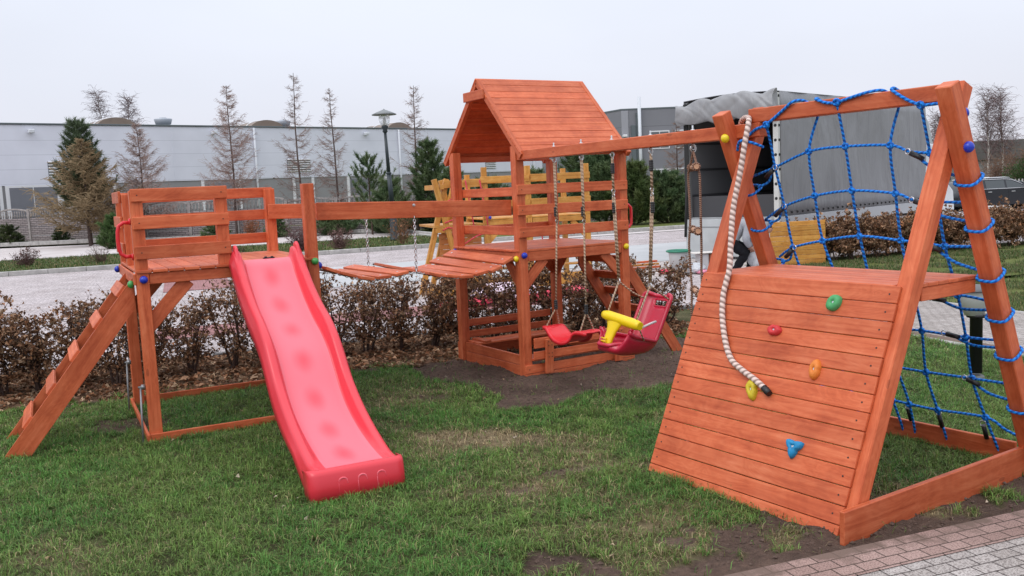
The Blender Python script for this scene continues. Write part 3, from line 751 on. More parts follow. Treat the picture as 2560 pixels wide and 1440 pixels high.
# ------------------------------------------------------------------ hanging things (world of frame 3)
def hw_(p): return f2w(F3, p.x, p.y, p.z)
BD = (f2w(F2, 0, -1) - f2w(F2, 0, 0)).normalized(); BX = f2w(F2, 1, 0) - f2w(F2, 0, 0)   # along the beam / across it
def rope_line(mb, p, q, r=.0065, seg=7): mb.tube([p, q], r, seg)
def ringm(mb, c, r, t=.0035, a1=Vector((1, 0, 0)), a2=Vector((0, 0, 1))): mb.tube([Vector(c) + a1 * cos(x) * r + a2 * sin(x) * r for x in np.linspace(0, 2 * pi, 13)[:-1]], t, 6, closed=True)
def sleeve(c, d, parent, r=.0165, h=.042):
    mb = MB(); prof = []
    for k in range(5): prof += [(r, k * h / 2.5 - h), (r, k * h / 2.5 - h + h / 4), (r * .82, k * h / 2.5 - h + h / 3.3)]
    mb.lathe(c, [(r * .7, -h)] + prof + [(r * .7, prof[-1][1] + .002)], 10, d); mb.build('rope_adjuster', BLACKP, parent)
# flat swing
def to_local(root_loc, ang_, p):
    d = Vector(p) - Vector(root_loc); return Vector((d.x * cos(ang_) + d.y * sin(ang_), -d.x * sin(ang_) + d.y * cos(ang_), d.z))
RZ = F2[1]
r1 = f2w(F2, .055, -.75, 0); SW1 = empty('flat_swing', r1, RZ, 'flat red plastic swing seat on tan ropes, in front of the playhouse sandbox', 'swing')
L1 = lambda x, y, z: Vector((x - .055, y + .75, z))
prof = crm([(-.375, .545), (-.41, .552), (-.455, .548), (-.50, .515), (-.56, .475), (-.64, .452), (-.72, .450), (-.80, .470), (-.85, .505), (-.88, .545), (-.92, .560), (-1.0, .562), (-1.03, .555)], 4)
Pg = []
for i, (v, z) in enumerate(prof):
    t = i / (len(prof) - 1); hw2 = .085 + .03 * abs(sin(pi * t)) if True else .1
    if t < .06 or t > .96: hw2 *= .8
    Pg.append([L1(.055 + hw2 * s_, v, z - (.026 if abs(s_) > .99 else 0) - .004 * (1 - abs(s_))) for s_ in (-1.0, -.97, -.8, -.4, 0, .4, .8, .97, 1.0)])
MB().grid(Pg, None).build('seat', REDP, SW1, solid=.014)
for hk, va, zt in (('s1a', -.42, .545), ('s1b', -.945, .562)):
    hp_ = to_local(r1, RZ, hw_(HOOKS[hk])); top = hp_ + Vector((0, 0, -.09)); low = Vector((hp_.x, L1(0, va, 0).y * .45 + hp_.y * .55, .72))
    jl = Vector((hp_.x, hp_.y, 1.47)); mb = MB()
    for dx in (-.010, .010):
        rope_line(mb, top + Vector((0, dx, 0)), jl + Vector((0, dx * .6, 0)), .0075)
    rope_line(mb, jl + Vector((0, 0, .04)), low, .008)
    for s_ in (-1, 1): mb.tube(crm([tuple(low), tuple((low + L1(.055 + .075 * s_, va, zt)) / 2 + Vector((0, -.003, 0))), tuple(L1(.055 + .075 * s_, va, zt - .01))], 4), .0072, 7)
    mb.build('rope', HEMP, SW1)
    mb = MB(); ringm(mb, top + Vector((0, 0, .022)), .022); ringm(mb, top, .015, .003, Vector((0, 1, 0))); ringm(mb, jl + Vector((0, 0, .02)), .013, .003); ringm(mb, jl, .012, .003, Vector((0, 1, 0))); mb.build('shackle', METAL, SW1)
    sleeve(low + Vector((0, 0, .03)), (0, 0, 1), SW1); sleeve(Vector((hp_.x, hp_.y + .01, 1.57)), (0, 0, 1), SW1)
# toddler swing
r2 = f2w(F2, .055, -1.6, 0); SW2 = empty('toddler_swing', r2, RZ, 'crimson bucket toddler swing with yellow T shaped lap bar, on tan ropes', 'swing')
L2 = lambda x, y, z: Vector((x - .055, y + 1.6, z))
# shell: centre line from front lip to back top, half widths and side wall heights
cl2 = crm([(-.275, .560), (-.262, .515), (-.205, .485), (-.12, .468), (-.01, .462), (.08, .470), (.15, .505), (.19, .575), (.235, .665), (.285, .765), (.325, .845), (.340, .872)], 3)
Pg = []; rim1 = []; rim2 = []
M2 = len(cl2)
for i, (x, z) in enumerate(cl2):
    t = i / (M2 - 1)
    a = cl2[max(i - 1, 0)]; b_ = cl2[min(i + 1, M2 - 1)]; dx, dz = b_[0] - a[0], b_[1] - a[1]; L_ = sqrt(dx * dx + dz * dz); nx, nz = -dz / L_, dx / L_
    hw2 = .19 * sqrt(max(.30, 1 - (1 - min(1, (t + .03) * 4.2)) ** 2)) if t < .3 else .19 - .02 * min(1, (t - .3) * 4)
    hw2 -= .045 * max(0, (t - .90) / .10) ** 2
    if t < .12: rise = .07 + 1.0 * t
    elif t < .45: rise = .19 - .25 * (t - .12)
    elif t < .6: rise = .1075 - (t - .45) / .15 * .0425
    else: rise = .065 - .02 * (t - .6)
    row = []
    for s_ in np.linspace(-1, 1, 15):
        k = abs(s_); ww = hw2 * (s_ if k < .75 else math.copysign(.75 + (k - .75) * .9, s_)); h_ = rise * max(0, (k - .45) / .55) ** 2.0
        row.append(L2(.02 + x + nx * h_, -1.585 + ww, z + nz * h_))
    Pg.append(row); rim1.append(row[0]); rim2.append(row[-1])
def skip2(i, j): return M2 - 6 <= i <= M2 - 5 and 4 <= j <= 9
sh = MB().grid(Pg, None, skip=skip2); sh.build('bucket_seat', DREDP, SW2, solid=.007)
rim = rim1 + [p for p in Pg[-1][1:-1]] + rim2[::-1] + [p for p in Pg[0][1:-1][::-1]]
MB().tube([Vector(p) for p in rim], .0165, 8, closed=True).build('rim', DREDP, SW2)
hole = [Pg[M2 - 6][j] for j in range(4, 11)] + [Pg[M2 - 5][10]] + [Pg[M2 - 4][j] for j in range(10, 3, -1)] + [Pg[M2 - 5][4]]
MB().tube(hole, .008, 6, closed=True).build('hand_hole_rim', DREDP, SW2)
tb = MB(); A_ = L2(-.11, -1.415, .765); B_ = L2(-.10, -1.85, .712)
nn = 14; tb.tube([A_ + (B_ - A_) * (k / nn) for k in range(nn + 1)], [.026 + .016 * min(1, sin(pi * (k + .6) / (nn + 1.2)) * 2.2) for k in range(nn + 1)], 14)
tb.build('lap_bar', YELP, SW2)
st = [(-.115, -1.575, .735, .115), (-.13, -1.57, .695, .082), (-.15, -1.56, .65, .058), (-.17, -1.55, .60, .050), (-.19, -1.545, .555, .050), (-.20, -1.54, .505, .052)]
Pg = []
for x, v, z, w_ in st:
    Pg.append([L2(x + .028 * sin(t), v + w_ * cos(t), z) for t in np.linspace(0, 2 * pi, 17)])
lb = MB().grid(Pg, None)
for k in range(3): lb.tube([L2(-.215 - .004 * k, -1.54 - .03, .60 - .022 * k), L2(-.215 - .004 * k, -1.54 + .03, .603 - .022 * k)], .006, 6)
lb.build('lap_bar_stem', YELP, SW2, fixn=True)
for hk, vr, zr2, vf, vb in (('s2a', -1.40, 1.01, -1.43, -1.42), ('s2b', -1.785, 1.0, -1.80, -1.77)):
    hp_ = to_local(r2, RZ, hw_(HOOKS[hk])); top = hp_ + Vector((0, 0, -.09)); low = L2(.06, vr, zr2); m1 = Vector((hp_.x, hp_.y, 1.73)); mb = MB()
    rope_line(mb, top, m1, .0105); 
    for dx in (-.011, .011): rope_line(mb, m1 + Vector((0, dx, -.05)), low + Vector((0, dx * .8, .02)), .0078)
    rope_line(mb, m1, m1 + Vector((0, 0, -.05)), .007)
    fr_ = L2(-.10, vf, .745); rope_line(mb, low, fr_, .0075); rope_line(mb, fr_, L2(-.03, vf + (.0 if vf > -1.6 else -.0), .59), .0055)
    bk = L2(.325, -1.585 + (.15 if hk == 's2a' else -.15), .84); mb.tube(crm([tuple(low), tuple((low + bk) / 2 + Vector((0, 0, -.02 if hk == 's2a' else 0))), tuple(bk)], 5), .007, 6)
    mb.build('rope', HEMP, SW2)
    mb = MB(); ringm(mb, top + Vector((0, 0, .02)), .02); ringm(mb, top + Vector((0, 0, -.012)), .013, .0035, Vector((0, 1, 0))); ringm(mb, m1 + Vector((0, 0, .0)), .016, .0035); ringm(mb, m1 + Vector((0, 0, -.035)), .015, .0035, Vector((0, 1, 0))); ringm(mb, low, .026, .004, Vector((.3, .95, 0)).normalized()); mb.build('shackle', METAL, SW2)
    sleeve(top + Vector((0, 0, -.085)), (0, 0, 1), SW2); sleeve(m1 + Vector((0, 0, -.13)), (0, 0, 1), SW2)
mb = MB().tube([L2(-.08, -1.845, .70), L2(.02, -1.82, .715), L2(.10, -1.79, .72)], .009, 6); mb.build('safety_strap', plain('white_strap', (.62, .55, .55), .8), SW2)
# rope ladder, seen almost edge-on
r3 = hw_(HOOKS['l']); r3.z = 0; RL = empty('rope_ladder', r3, RZ, 'brown rope ladder with round wooden rungs hanging between toddler swing and climbing frame', 'rope ladder')
hp_ = to_local(r3, RZ, hw_(HOOKS['l'])); top = hp_ + Vector((0, 0, -.10)); view = (Vector((0, 0, 0)) - Vector((r3.x, r3.y, 0))).normalized(); vl = to_local((0, 0, 0), RZ, view); 
sdv = Vector((-vl.y, vl.x, 0)); rd = (vl * .985 + sdv * .12).normalized()
BRO = rope_mat('brown_rope', (.36, .21, .15), (.12, .06, .04), 70)
for s_ in (-1, 1):
    mb = MB(); off = rd * (.14 * s_) + sdv * .022 * s_
    pts = [top, top + off * .6 + Vector((0, 0, -.10)), top + off + Vector((0, 0, -.17))] + [top + off + Vector((0.006 * sin(k * 2 + s_), .008 * cos(k * 1.7), -.17 - .16 * k)) for k in range(1, 7)] + [Vector((top.x, top.y, .9)) + off + Vector((0, 0, -.12 * k)) for k in range(1, 5)]
    mb.tube(crm([tuple(p) for p in pts], 4), .0085, 7); mb.build('rope', BRO, RL)
WPALE = plain('turned_wood', (.55, .32, .20), .5, .3, 0, .2, 30)
for z in (1.875, 1.435, 1.0, .66):
    c = Vector((top.x, top.y, z)); MB().tube([c - rd * .175, c + rd * .175], .017, 12).build('rung', WPALE, RL)
    for s_ in (-1, 1):
        mb = MB(); q = c + rd * (.14 * s_)
        for k in range(3): ringm(mb, q + rd * .012 * (k - 1), .023, .0075, sdv, Vector((0, 0, 1)))
        mb.build('knot', BRO, RL)
mb = MB(); ringm(mb, top + Vector((0, 0, .02)), .026, .0045); ringm(mb, top + Vector((0, 0, .045)), .013, .0035, Vector((0, 1, 0))); mb.build('shackle', METAL, RL)
# thick rope thrown over the frame and lying on the wall
c0 = f2w(F3, -1.1, .5, 0); CR = empty('climbing_rope', c0, F3[1], 'thick pale twisted rope hung over the frame and lying on the climbing wall', 'rope')
co = Vector((-1.1, .5, 0)); on = lambda u, z, off=.024: Vector((-u, K * z, z)) + wn * off - co
pth = [Vector((-1.53, 1.15, 1.93)) - co, Vector((-1.50, 1.0, 2.03)) - co, Vector((-1.42, .93, 2.15)) - co, Vector((-1.30, .86, 2.165)) - co, Vector((-1.235, .79, 2.12)) - co, Vector((-1.222, .74, 2.0)) - co, Vector((-1.228, .70, 1.82)) - co, Vector((-1.235, .64, 1.60)) - co, Vector((-1.20, .575, 1.40)) - co, Vector((-1.16, .515, 1.235)) - co,
       on(1.155, 1.15), on(1.148, 1.06), on(1.105, .935), on(1.03, .805), on(.95, .715), on(.85, .668), on(.74, .63), on(.655, .595)]
MB().tube(crm([tuple(p) for p in pth], 8), .0175, 12).build('rope', THICK, CR)
mb = MB()
for k in range(2): mb.tube([Vector((-1.53, 1.13, 1.90 - .02 * k)) - co + Vector((.03 * cos(t), .012 * sin(t * 2), .035 * sin(t))) for t in np.linspace(0, 2 * pi, 12)[:-1]], .0175, 10, closed=True)
mb.build('knot', THICK, CR)
e1, e2 = on(.66, .597), on(.612, .572); MB().tube([e1, e1 + (e2 - e1) * .5, e2], [.021, .021, .019], 12).build('end_cap', BLACKP, CR)

# ------------------------------------------------------------------ ground
CA, SA = cos(radians(20)), sin(radians(20))
def dn(d, n, z=0): return Vector((d * CA - n * SA, d * SA + n * CA, z))
def to_dn(x, y): return x * CA + y * SA, -x * SA + y * CA
def ground_mat():
    m, nt, b = new_mat('far_grass'); setb(b, .95, .1)
    t = nt.nodes.new('ShaderNodeTexCoord')
    n = N(nt, 'ShaderNodeTexNoise', Scale=.35, Detail=8, Roughness=.7); nt.links.new(t.outputs['Object'], n.inputs['Vector'])
    n2 = N(nt, 'ShaderNodeTexNoise', Scale=9.0, Detail=6, Roughness=.8); nt.links.new(t.outputs['Object'], n2.inputs['Vector'])
    r = ramp(nt, n.outputs[0], [(.3, (.10, .12, .035)), (.5, (.13, .155, .05)), (.7, (.17, .16, .065))])
    r2 = ramp(nt, n2.outputs[0], [(.3, (.55, .55, .5)), (.7, (1.25, 1.25, 1.2))])
    nt.links.new(mix(nt, 1.0, r.outputs[0], r2.outputs[0], 'MULTIPLY'), b.inputs['Base Color']); bump(nt, b, n2.outputs[0], .6, .05)
    return m
FG = ground_mat()
g = MB(); g.poly([(-900, -60, -.03), (900, -60, -.03), (900, 1500, -.03), (-900, 1500, -.03)]); struct(g.build('ground', FG))

def polymask(x, y, pts):
    ins = np.zeros(np.shape(x), bool); n = len(pts); j = n - 1
    for i in range(n):
        xi, yi = pts[i]; xj, yj = pts[j]
        c = ((yi > y) != (yj > y)) & (x < (xj - xi) * (y - yi) / (yj - yi + 1e-12) + xi); ins ^= c; j = i
    return ins
DIRT = [(-1.22, 9.75), (-1.05, 9.35), (-.78, 8.62), (-.42, 7.95), (-.02, 7.38), (.35, 7.36), (.72, 7.66), (1.23, 7.84), (1.60, 8.0), (2.3, 8.7), (2.35, 9.6), (1.95, 10.2), (1.0, 10.3), (.2, 10.6), (-.6, 10.2)]
def blob(x, y, cx, cy, rx, ry, a=0.):
    dx, dy = x - cx, y - cy; u = (dx * cos(a) + dy * sin(a)) / rx; v = (-dx * sin(a) + dy * cos(a)) / ry
    return np.exp(-(u * u + v * v))
def masks(x, y):
    """(dirt 0-1, straw 0-1) over the lawn"""
    d, n = to_dn(x, y)
    jx = (fbm(x, y, 2.2) - .5) * .5; jy = (fbm(x + 9, y + 4, 2.2) - .5) * .5
    dirt = polymask(x + jx, y + jy, DIRT).astype(float)
    nz = fbm(x, y, 5, 4) - .5
    dirt = np.maximum(dirt, (n + (nz) * 1.3 < 3.66 - .15 * np.clip((1.0 - d) / 1.0, 0, 3)) * (d > .4) * 1.0)      # bare strip by the paving
    dirt = np.maximum(dirt, (blob(x, y, -3.28, 7.28, .42, .30, .3) + nz * .7 > .55) * .9)
    dirt = np.maximum(dirt, (blob(x, y, .32, 5.52, .30, .12, .2) + nz * .8 > .62) * .9)
    dirt = np.maximum(dirt, (blob(x, y, -.05, 5.20, .25, .10, .2) + nz * .8 > .68) * .8)
    dirt = np.maximum(dirt, (blob(x, y, -.75, 7.75, .30, .12, .2) + nz * .8 > .66) * .7)
    dirt = np.maximum(dirt, (blob(x, y, 1.15, 4.45, .35, .12, .4) + nz * 1.2 > .66) * .8)
    dirt = np.maximum(dirt, (blob(x, y, 2.3, 6.2, .5, .3, .5) + nz * .9 > .75) * .6)
    dirt = np.maximum(dirt, (n > 9.15 + nz * .9) * 1.0 * (d < 5.9))
    straw = np.clip(blob(x, y, -.05, 6.33, .60, .20, -.2) * 1.6 + blob(x, y, -.55, 6.0, .5, .22, .0) * .6 + blob(x, y, -1.0, 7.8, .55, .5) * .75 + blob(x, y, .6, 5.7, .55, .3) * .55 + blob(x, y, -.1, 5.2, .6, .3) * .55 + blob(x, y, 1.5, 6.6, 1.0, .5) * .35 + blob(x, y, 1.5, 4.5, 1.4, .4, .3) * .7 + (fbm(x, y, 1.5, 3) - .60) * 1.4 + nz * .9, 0, 1)
    return dirt, straw
def lawn_mat():
    m, nt, b = new_mat('soil_and_turf'); setb(b, .95, .12)
    a = nt.nodes.new('ShaderNodeAttribute'); a.attribute_name = 'Col'; t = nt.nodes.new('ShaderNodeTexCoord')
    n = N(nt, 'ShaderNodeTexNoise', Scale=26.0, Detail=9, Roughness=.75); nt.links.new(t.outputs['Object'], n.inputs['Vector'])
    r = ramp(nt, n.outputs[0], [(.25, (.5, .5, .5)), (.5, (.95, .95, .95)), (.75, (1.55, 1.5, 1.45))])
    nt.links.new(mix(nt, 1.0, a.outputs[0], r.outputs[0], 'MULTIPLY'), b.inputs['Base Color']); bump(nt, b, n.outputs[0], .9, .03); return m
def gheight(x, y):
    dirt, _ = masks(x, y); d, n = to_dn(x, y)
    z = (fbm(x, y, 1.2, 3) - .5) * .04 + dirt * ((fbm(x + 3, y, 5, 5) - .5) * .085 + (fbm(x + 7, y + 2, 22, 2) - .5) * .02)
    # soil heaped against the sandbox boards
    a = F2[1]; dx = x - F2[0][0]; dy = y - F2[0][1]; u = dx * cos(a) + dy * sin(a); v = -dx * sin(a) + dy * cos(a)
    ox = np.maximum(np.maximum(-u, u - W2), 0); oy = np.maximum(np.maximum(-v, v - D2), 0); dist = np.sqrt(ox ** 2 + oy ** 2); ins = dist < 1e-6
    z = z + np.where(ins, .03, np.exp(-(dist / .13) ** 2) * (.012 + .035 * fbm(x, y, 6)))
    return z
xs_ = np.arange(-8.0, 8.3, .045); nn_ = np.arange(3.36, 11.02, .045)
Dg, Ng = np.meshgrid(xs_, nn_); X = Dg * CA - Ng * SA; Y = Dg * SA + Ng * CA
Z = gheight(X, Y); dirt, straw = masks(X, Y)
soil = np.array([.115, .078, .062]); turf = np.array([.060, .062, .026]); stw = np.array([.24, .185, .115]); mulch = np.array([.12, .075, .048])
c = turf + (stw - turf) * straw[..., None] * .8; c = c + (soil - c) * dirt[..., None]
mu = ((Ng > 9.2) & (Dg < 5.9))[..., None]; c = np.where(mu, mulch, c)
c = c * (.55 + .9 * fbm(X, Y, 3, 5)[..., None])
V = np.stack([X, Y, Z], -1).reshape(-1, 3); nr, nc = X.shape; ii = np.arange(nr * nc).reshape(nr, nc)
Fq = np.stack([ii[:-1, :-1], ii[:-1, 1:], ii[1:, 1:], ii[1:, :-1]], -1).reshape(-1, 4)
keep = (Dg[:-1, :-1] < 7.38).ravel() ; Fq = Fq[keep]
LAWN = arr_mesh('lawn', V, [Fq], lawn_mat(), None, c.reshape(-1, 3), True); struct(LAWN)

# grass blades
def blades(pts, hgt, wid, colr, lean=.6, ang=None):
    n = len(pts); an = rs.rand(n) * 2 * pi if ang is None else ang; dirx, diry = np.cos(an), np.sin(an); px_, py_ = -diry, dirx
    ln = (rs.rand(n) ** 1.2) * lean; h = hgt
    b0 = pts + np.stack([px_ * wid, py_ * wid, np.full(n, -.004)], 1); b1 = pts - np.stack([px_ * wid, py_ * wid, np.full(n, .004)], 1)
    mx = pts + np.stack([dirx * ln * h * .35, diry * ln * h * .35, h * .55], 1)
    m0 = mx + np.stack([px_ * wid * .75, py_ * wid * .75, np.zeros(n)], 1); m1 = mx - np.stack([px_ * wid * .75, py_ * wid * .75, np.zeros(n)], 1)
    tp = pts + np.stack([dirx * ln * h, diry * ln * h, h * np.maximum(.22, 1 - .38 * ln)], 1)
    V = np.stack([b0, b1, m1, m0, tp], 1).reshape(-1, 3); k = np.arange(n) * 5
    Q = np.stack([k, k + 1, k + 2, k + 3], 1); T = np.stack([k + 3, k + 2, k + 4], 1)
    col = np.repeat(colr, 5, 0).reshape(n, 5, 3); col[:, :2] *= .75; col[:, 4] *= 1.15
    return V, Q, T, col.reshape(-1, 3)
def scatter(nmax, d0, d1, n0, n1, fov=.70):
    d = rs.uniform(d0, d1, nmax); n = rs.uniform(n0, n1, nmax); x = d * CA - n * SA; y = d * SA + n * CA
    k = (np.abs(x) < y * fov + .6) & (y > 2.6); return x[k], y[k]
GM = attr_mat('grass_blades', .55, .25, .25)
def grass(name, N0, rect, dens, h0, w0, label_kind='stuff', lowd=True):
    x, y = scatter(N0, *rect)
    d, n = to_dn(x, y); keepd = rs.rand(len(x)) < dens(y); x, y = x[keepd], y[keepd]
    nt_ = len(x) // 16; cidx = rs.randint(0, len(x), nt_); who = rs.randint(0, nt_, len(x)); tuftd = rs.rand(len(x)) < .72
    ang0 = rs.rand(len(x)) * 2 * pi; rad0 = .030 * rs.rand(len(x)) ** .7
    x = np.where(tuftd, x[cidx[who]] + rad0 * np.cos(ang0), x); y = np.where(tuftd, y[cidx[who]] + rad0 * np.sin(ang0), y)
    tone = rs.rand(nt_)[who]; tone = np.where(tuftd, tone, .35); hfac = (.55 + .75 * rs.rand(nt_))[who]; hfac = np.where(tuftd, hfac, .6)
    n_all = to_dn(x, y)[1]; kk = n_all > 3.37; x, y, tone, hfac, ang0, tuftd = x[kk], y[kk], tone[kk], hfac[kk], ang0[kk], tuftd[kk]
    dirt, straw = masks(x, y); cl = fbm(x, y, 7, 3)
    k = (rs.rand(len(x)) > dirt * .985 + .0) & (rs.rand(len(x)) > straw * .45) & (rs.rand(len(x)) < .35 + 1.1 * cl); x, y, straw, dirt, tone, hfac, ang0 = x[k], y[k], straw[k], dirt[k], tone[k], hfac[k], ang0[k]
    z = gheight(x, y); n_ = len(x); t = fbm(x, y, 2.3, 4); lush = np.clip((t - .42) * 5, 0, 1); fine = rs.rand(n_)
    g1 = np.array([.155, .262, .060]); g2 = np.array([.102, .238, .048]); g3 = np.array([.20, .23, .075]); s1 = np.array([.44, .35, .20]); s2 = np.array([.22, .16, .09])
    c = g1 + (g2 - g1) * lush[:, None]; c = np.where((fine < .22)[:, None], g3, c)
    isst = rs.rand(n_) < (.07 + straw * .85); c = np.where(isst[:, None], np.where((rs.rand(n_) < .5)[:, None], s1, s2), c)
    c = c * ((.6 + .7 * rs.rand(n_)) * (.60 + .85 * tone))[:, None]
    h = h0 * (.45 + .8 * rs.rand(n_)) * hfac * (.6 + .8 * cl[k]) * np.where(isst, .8, 1); w = w0 * (.7 + .6 * rs.rand(n_)) * (.6 + .1 * y)
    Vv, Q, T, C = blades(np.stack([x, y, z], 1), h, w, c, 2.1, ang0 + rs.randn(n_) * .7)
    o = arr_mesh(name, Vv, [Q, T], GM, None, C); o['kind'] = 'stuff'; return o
gr = grass('grass', 1150000, (-7.5, 7.36, 3.40, 9.7), lambda y: np.clip(6.2 / y, .25, 1), .050, .0017)
tag(gr, 'short patchy green and straw coloured lawn grass', 'grass')

# far grass, paving, kerbs
def noise_mix(name, cols, scale, detail=6, rough=.95, bumpk=.3, bdist=.02, speck=0):
    m, nt, b = new_mat(name); setb(b, rough, .15); t = nt.nodes.new('ShaderNodeTexCoord')
    n = N(nt, 'ShaderNodeTexNoise', Scale=scale, Detail=detail, Roughness=.7); nt.links.new(t.outputs['Object'], n.inputs['Vector'])
    st = [(.28 + .44 * i / (len(cols) - 1), c) for i, c in enumerate(cols)]
    c = ramp(nt, n.outputs[0], st).outputs[0]
    if speck:
        v = N(nt, 'ShaderNodeTexNoise', Scale=speck, Detail=2); nt.links.new(t.outputs['Object'], v.inputs['Vector'])
        c = mix(nt, 1.0, c, ramp(nt, v.outputs[0], [(.36, (.35, .33, .33)), (.46, (1, 1, 1)), (.6, (1.1, 1.1, 1.1))]).outputs[0], 'MULTIPLY')
    nt.links.new(c, b.inputs['Base Color']); bump(nt, b, n.outputs[0], bumpk, bdist); return m
def paver_mat(name, c1, c2, mortar, bw=.125, rh=.08, speck=.5, sc=130, soil=0):
    m, nt, b = new_mat(name); setb(b, .9, .2); t = nt.nodes.new('ShaderNodeTexCoord')
    mp = N(nt, 'ShaderNodeMapping'); mp.inputs['Rotation'].default_value = (0, 0, radians(-20)); nt.links.new(t.outputs['Object'], mp.inputs[0])
    br = N(nt, 'ShaderNodeTexBrick', Scale=1.0); br.inputs['Color1'].default_value = (*c1, 1); br.inputs['Color2'].default_value = (*c2, 1); br.inputs['Mortar'].default_value = (*mortar, 1)
    br.inputs['Mortar Size'].default_value = .0045; br.inputs['Mortar Smooth'].default_value = .4; br.inputs['Brick Width'].default_value = bw; br.inputs['Row Height'].default_value = rh; nt.links.new(mp.outputs[0], br.inputs['Vector'])
    n = N(nt, 'ShaderNodeTexNoise', Scale=sc, Detail=3, Roughness=.7); nt.links.new(t.outputs['Object'], n.inputs['Vector'])
    sp_ = ramp(nt, n.outputs[0], [(.40, (.34, .30, .30)), (.50, (1, 1, 1)), (.62, (1.2, 1.2, 1.2))])
    big = N(nt, 'ShaderNodeTexNoise', Scale=1.3, Detail=5); nt.links.new(t.outputs['Object'], big.inputs['Vector']); bgr = ramp(nt, big.outputs[0], [(.3, (.82, .80, .78)), (.65, (1.05, 1.05, 1.05))])
    c = mix(nt, speck, br.outputs[0], mix(nt, 1.0, br.outputs[0], sp_.outputs[0], 'MULTIPLY')); c = mix(nt, 1.0, c, bgr.outputs[0], 'MULTIPLY')
    if soil:
        sx_ = nt.nodes.new('ShaderNodeSeparateXYZ'); nt.links.new(mp.outputs[0], sx_.inputs[0]); n5 = N(nt, 'ShaderNodeTexNoise', Scale=2.6, Detail=7, Roughness=.65); nt.links.new(t.outputs['Object'], n5.inputs['Vector'])
        e_ = math_(nt, 'ADD', math_(nt, 'SUBTRACT', sx_.outputs['Y'], soil), math_(nt, 'MULTIPLY', math_(nt, 'SUBTRACT', n5.outputs[0], .5), 1.1)); sm = N(nt, 'ShaderNodeMapRange'); nt.links.new(e_, sm.inputs[0]); sm.inputs[1].default_value = -.03; sm.inputs[2].default_value = .07
        c = mix(nt, math_(nt, 'MULTIPLY', sm.outputs[0], .9), c, (.15, .105, .085))
    nt.links.new(c, b.inputs['Base Color'])
    hh = mix(nt, .25, br.outputs['Fac'], n.outputs[0]); inv = math_(nt, 'SUBTRACT', 1.0, hh); bump(nt, b, inv, .6, .01); return m
def sheet(name, pts, mat, z=.0):
    mb = MB(); mb.poly([(*(Vector(p)[:2]), z) for p in pts]); return struct(mb.build(name, mat))
def rect(d0, d1, n0, n1): return [dn(d0, n0), dn(d1, n0), dn(d1, n1), dn(d0, n1)]
PV_PINK = paver_mat('pink_pavers', (.32, .215, .19), (.39, .27, .24), (.09, .065, .055), speck=.7, soil=3.30); PV_WHITE = paver_mat('pale_pavers', (.36, .325, .305), (.45, .41, .39), (.10, .085, .08), speck=.85)
PV_ROAD = paver_mat('road_pavers', (.44, .395, .40), (.56, .50, .505), (.26, .23, .23), .2, .1, .75, 22); PV_RED = paver_mat('red_pavers', (.34, .17, .17), (.40, .20, .20), (.20, .12, .12), speck=.3)
sheet('pavement', rect(-12, 12, -6, 3.352), PV_WHITE, .012); sheet('pavement_border', rect(-12, 12, 3.10, 3.354), PV_PINK, .016)
sheet('path', rect(7.42, 9.5, 3.354, 12.3), PV_WHITE, .006); sheet('path_border', rect(7.40, 7.56, 3.356, 11.0), PV_PINK, .010)
sheet('road', rect(-45, 60, 11.12, 29.1), PV_ROAD, -.004)
sheet('gravel_patch', [dn(3.2, 15.0), dn(14, 15.0), dn(14, 18.2), dn(3.2, 18.0)], noise_mix('stony_paving', [(.30, .26, .24), (.50, .45, .43), (.58, .54, .52)], 3.0, 6, speck=18), .0)
sheet('smooth_paving', rect(1.5, 30, 18.2, 23.6), noise_mix('smooth_grey_paving', [(.40, .41, .42), (.50, .50, .51)], .8, 6, bumpk=.05), .002)
sheet('red_paving_band', rect(-.4, 5.2, 12.9, 14.0), PV_RED, .002); sheet('red_paving_strip', rect(-.4, 1.0, 20, 26), PV_RED, .006)
sheet('grass_strip', rect(-45, 9.5, 29.3, 37.0), FG, .05); sheet('far_paving', [dn(-60, 37.2), dn(9.3, 37.2), dn(9.3, 29.3), dn(40, 29.2), dn(40, 30.2), dn(10.2, 30.2), dn(10, 43.0), dn(-2, 50), dn(-20, 58), dn(-60, 72)], noise_mix('far_paving_mat', [(.42, .36, .35), (.52, .47, .46), (.60, .56, .55)], .6, 7), .0)
sheet('lawn_behind', rect(10.2, 24, 30.4, 120), FG, .04); sheet('car_park', rect(24, 70, 29.0, 45), noise_mix('car_park_mat', [(.30, .29, .28), (.42, .40, .39), (.50, .48, .47)], .8, 6), .003); sheet('planting_bed', [dn(-60, 72.5), dn(-20, 58.3), dn(-2, 50.3), dn(10.0, 43.2), dn(10.0, 60), dn(-60, 90)], noise_mix('bed_soil', [(.09, .085, .045), (.15, .13, .08), (.20, .17, .11)], .7, 8), .06)
KM = plain('kerb_concrete', (.40, .385, .37), .9, .2, 0, .25, 6, .2, 40); KMD = plain('dark_kerb', (.17, .16, .16), .9, .2, 0, .3, 8)
def kerb(d0, n0, d1, n1, w, zt, mat, name='kerb'):
    mb = MB(); p, q = dn(d0, n0), dn(d1, n1); L = (q - p).length; nseg = max(1, int(L / 1.0)); dv = (q - p) / nseg
    if nseg > 80: nseg = 80; dv = (q - p) / nseg
    for i in range(nseg): mb.beam(p + dv * i + dv * .004 + Vector((0, 0, zt - .1)), p + dv * (i + 1) - dv * .004 + Vector((0, 0, zt - .1)), w, .2, None, b=.012)
    return struct(mb.build(name, mat))
kerb(-14, 11.07, 7.38, 11.07, .09, .04, KMD); kerb(-45, 29.2, 9.5, 29.2, .16, .13, KM); kerb(-45, 37.1, 9.5, 37.1, .10, .10, KM); kerb(9.5, 29.2, 9.5, 37.1, .15, .13, KM)
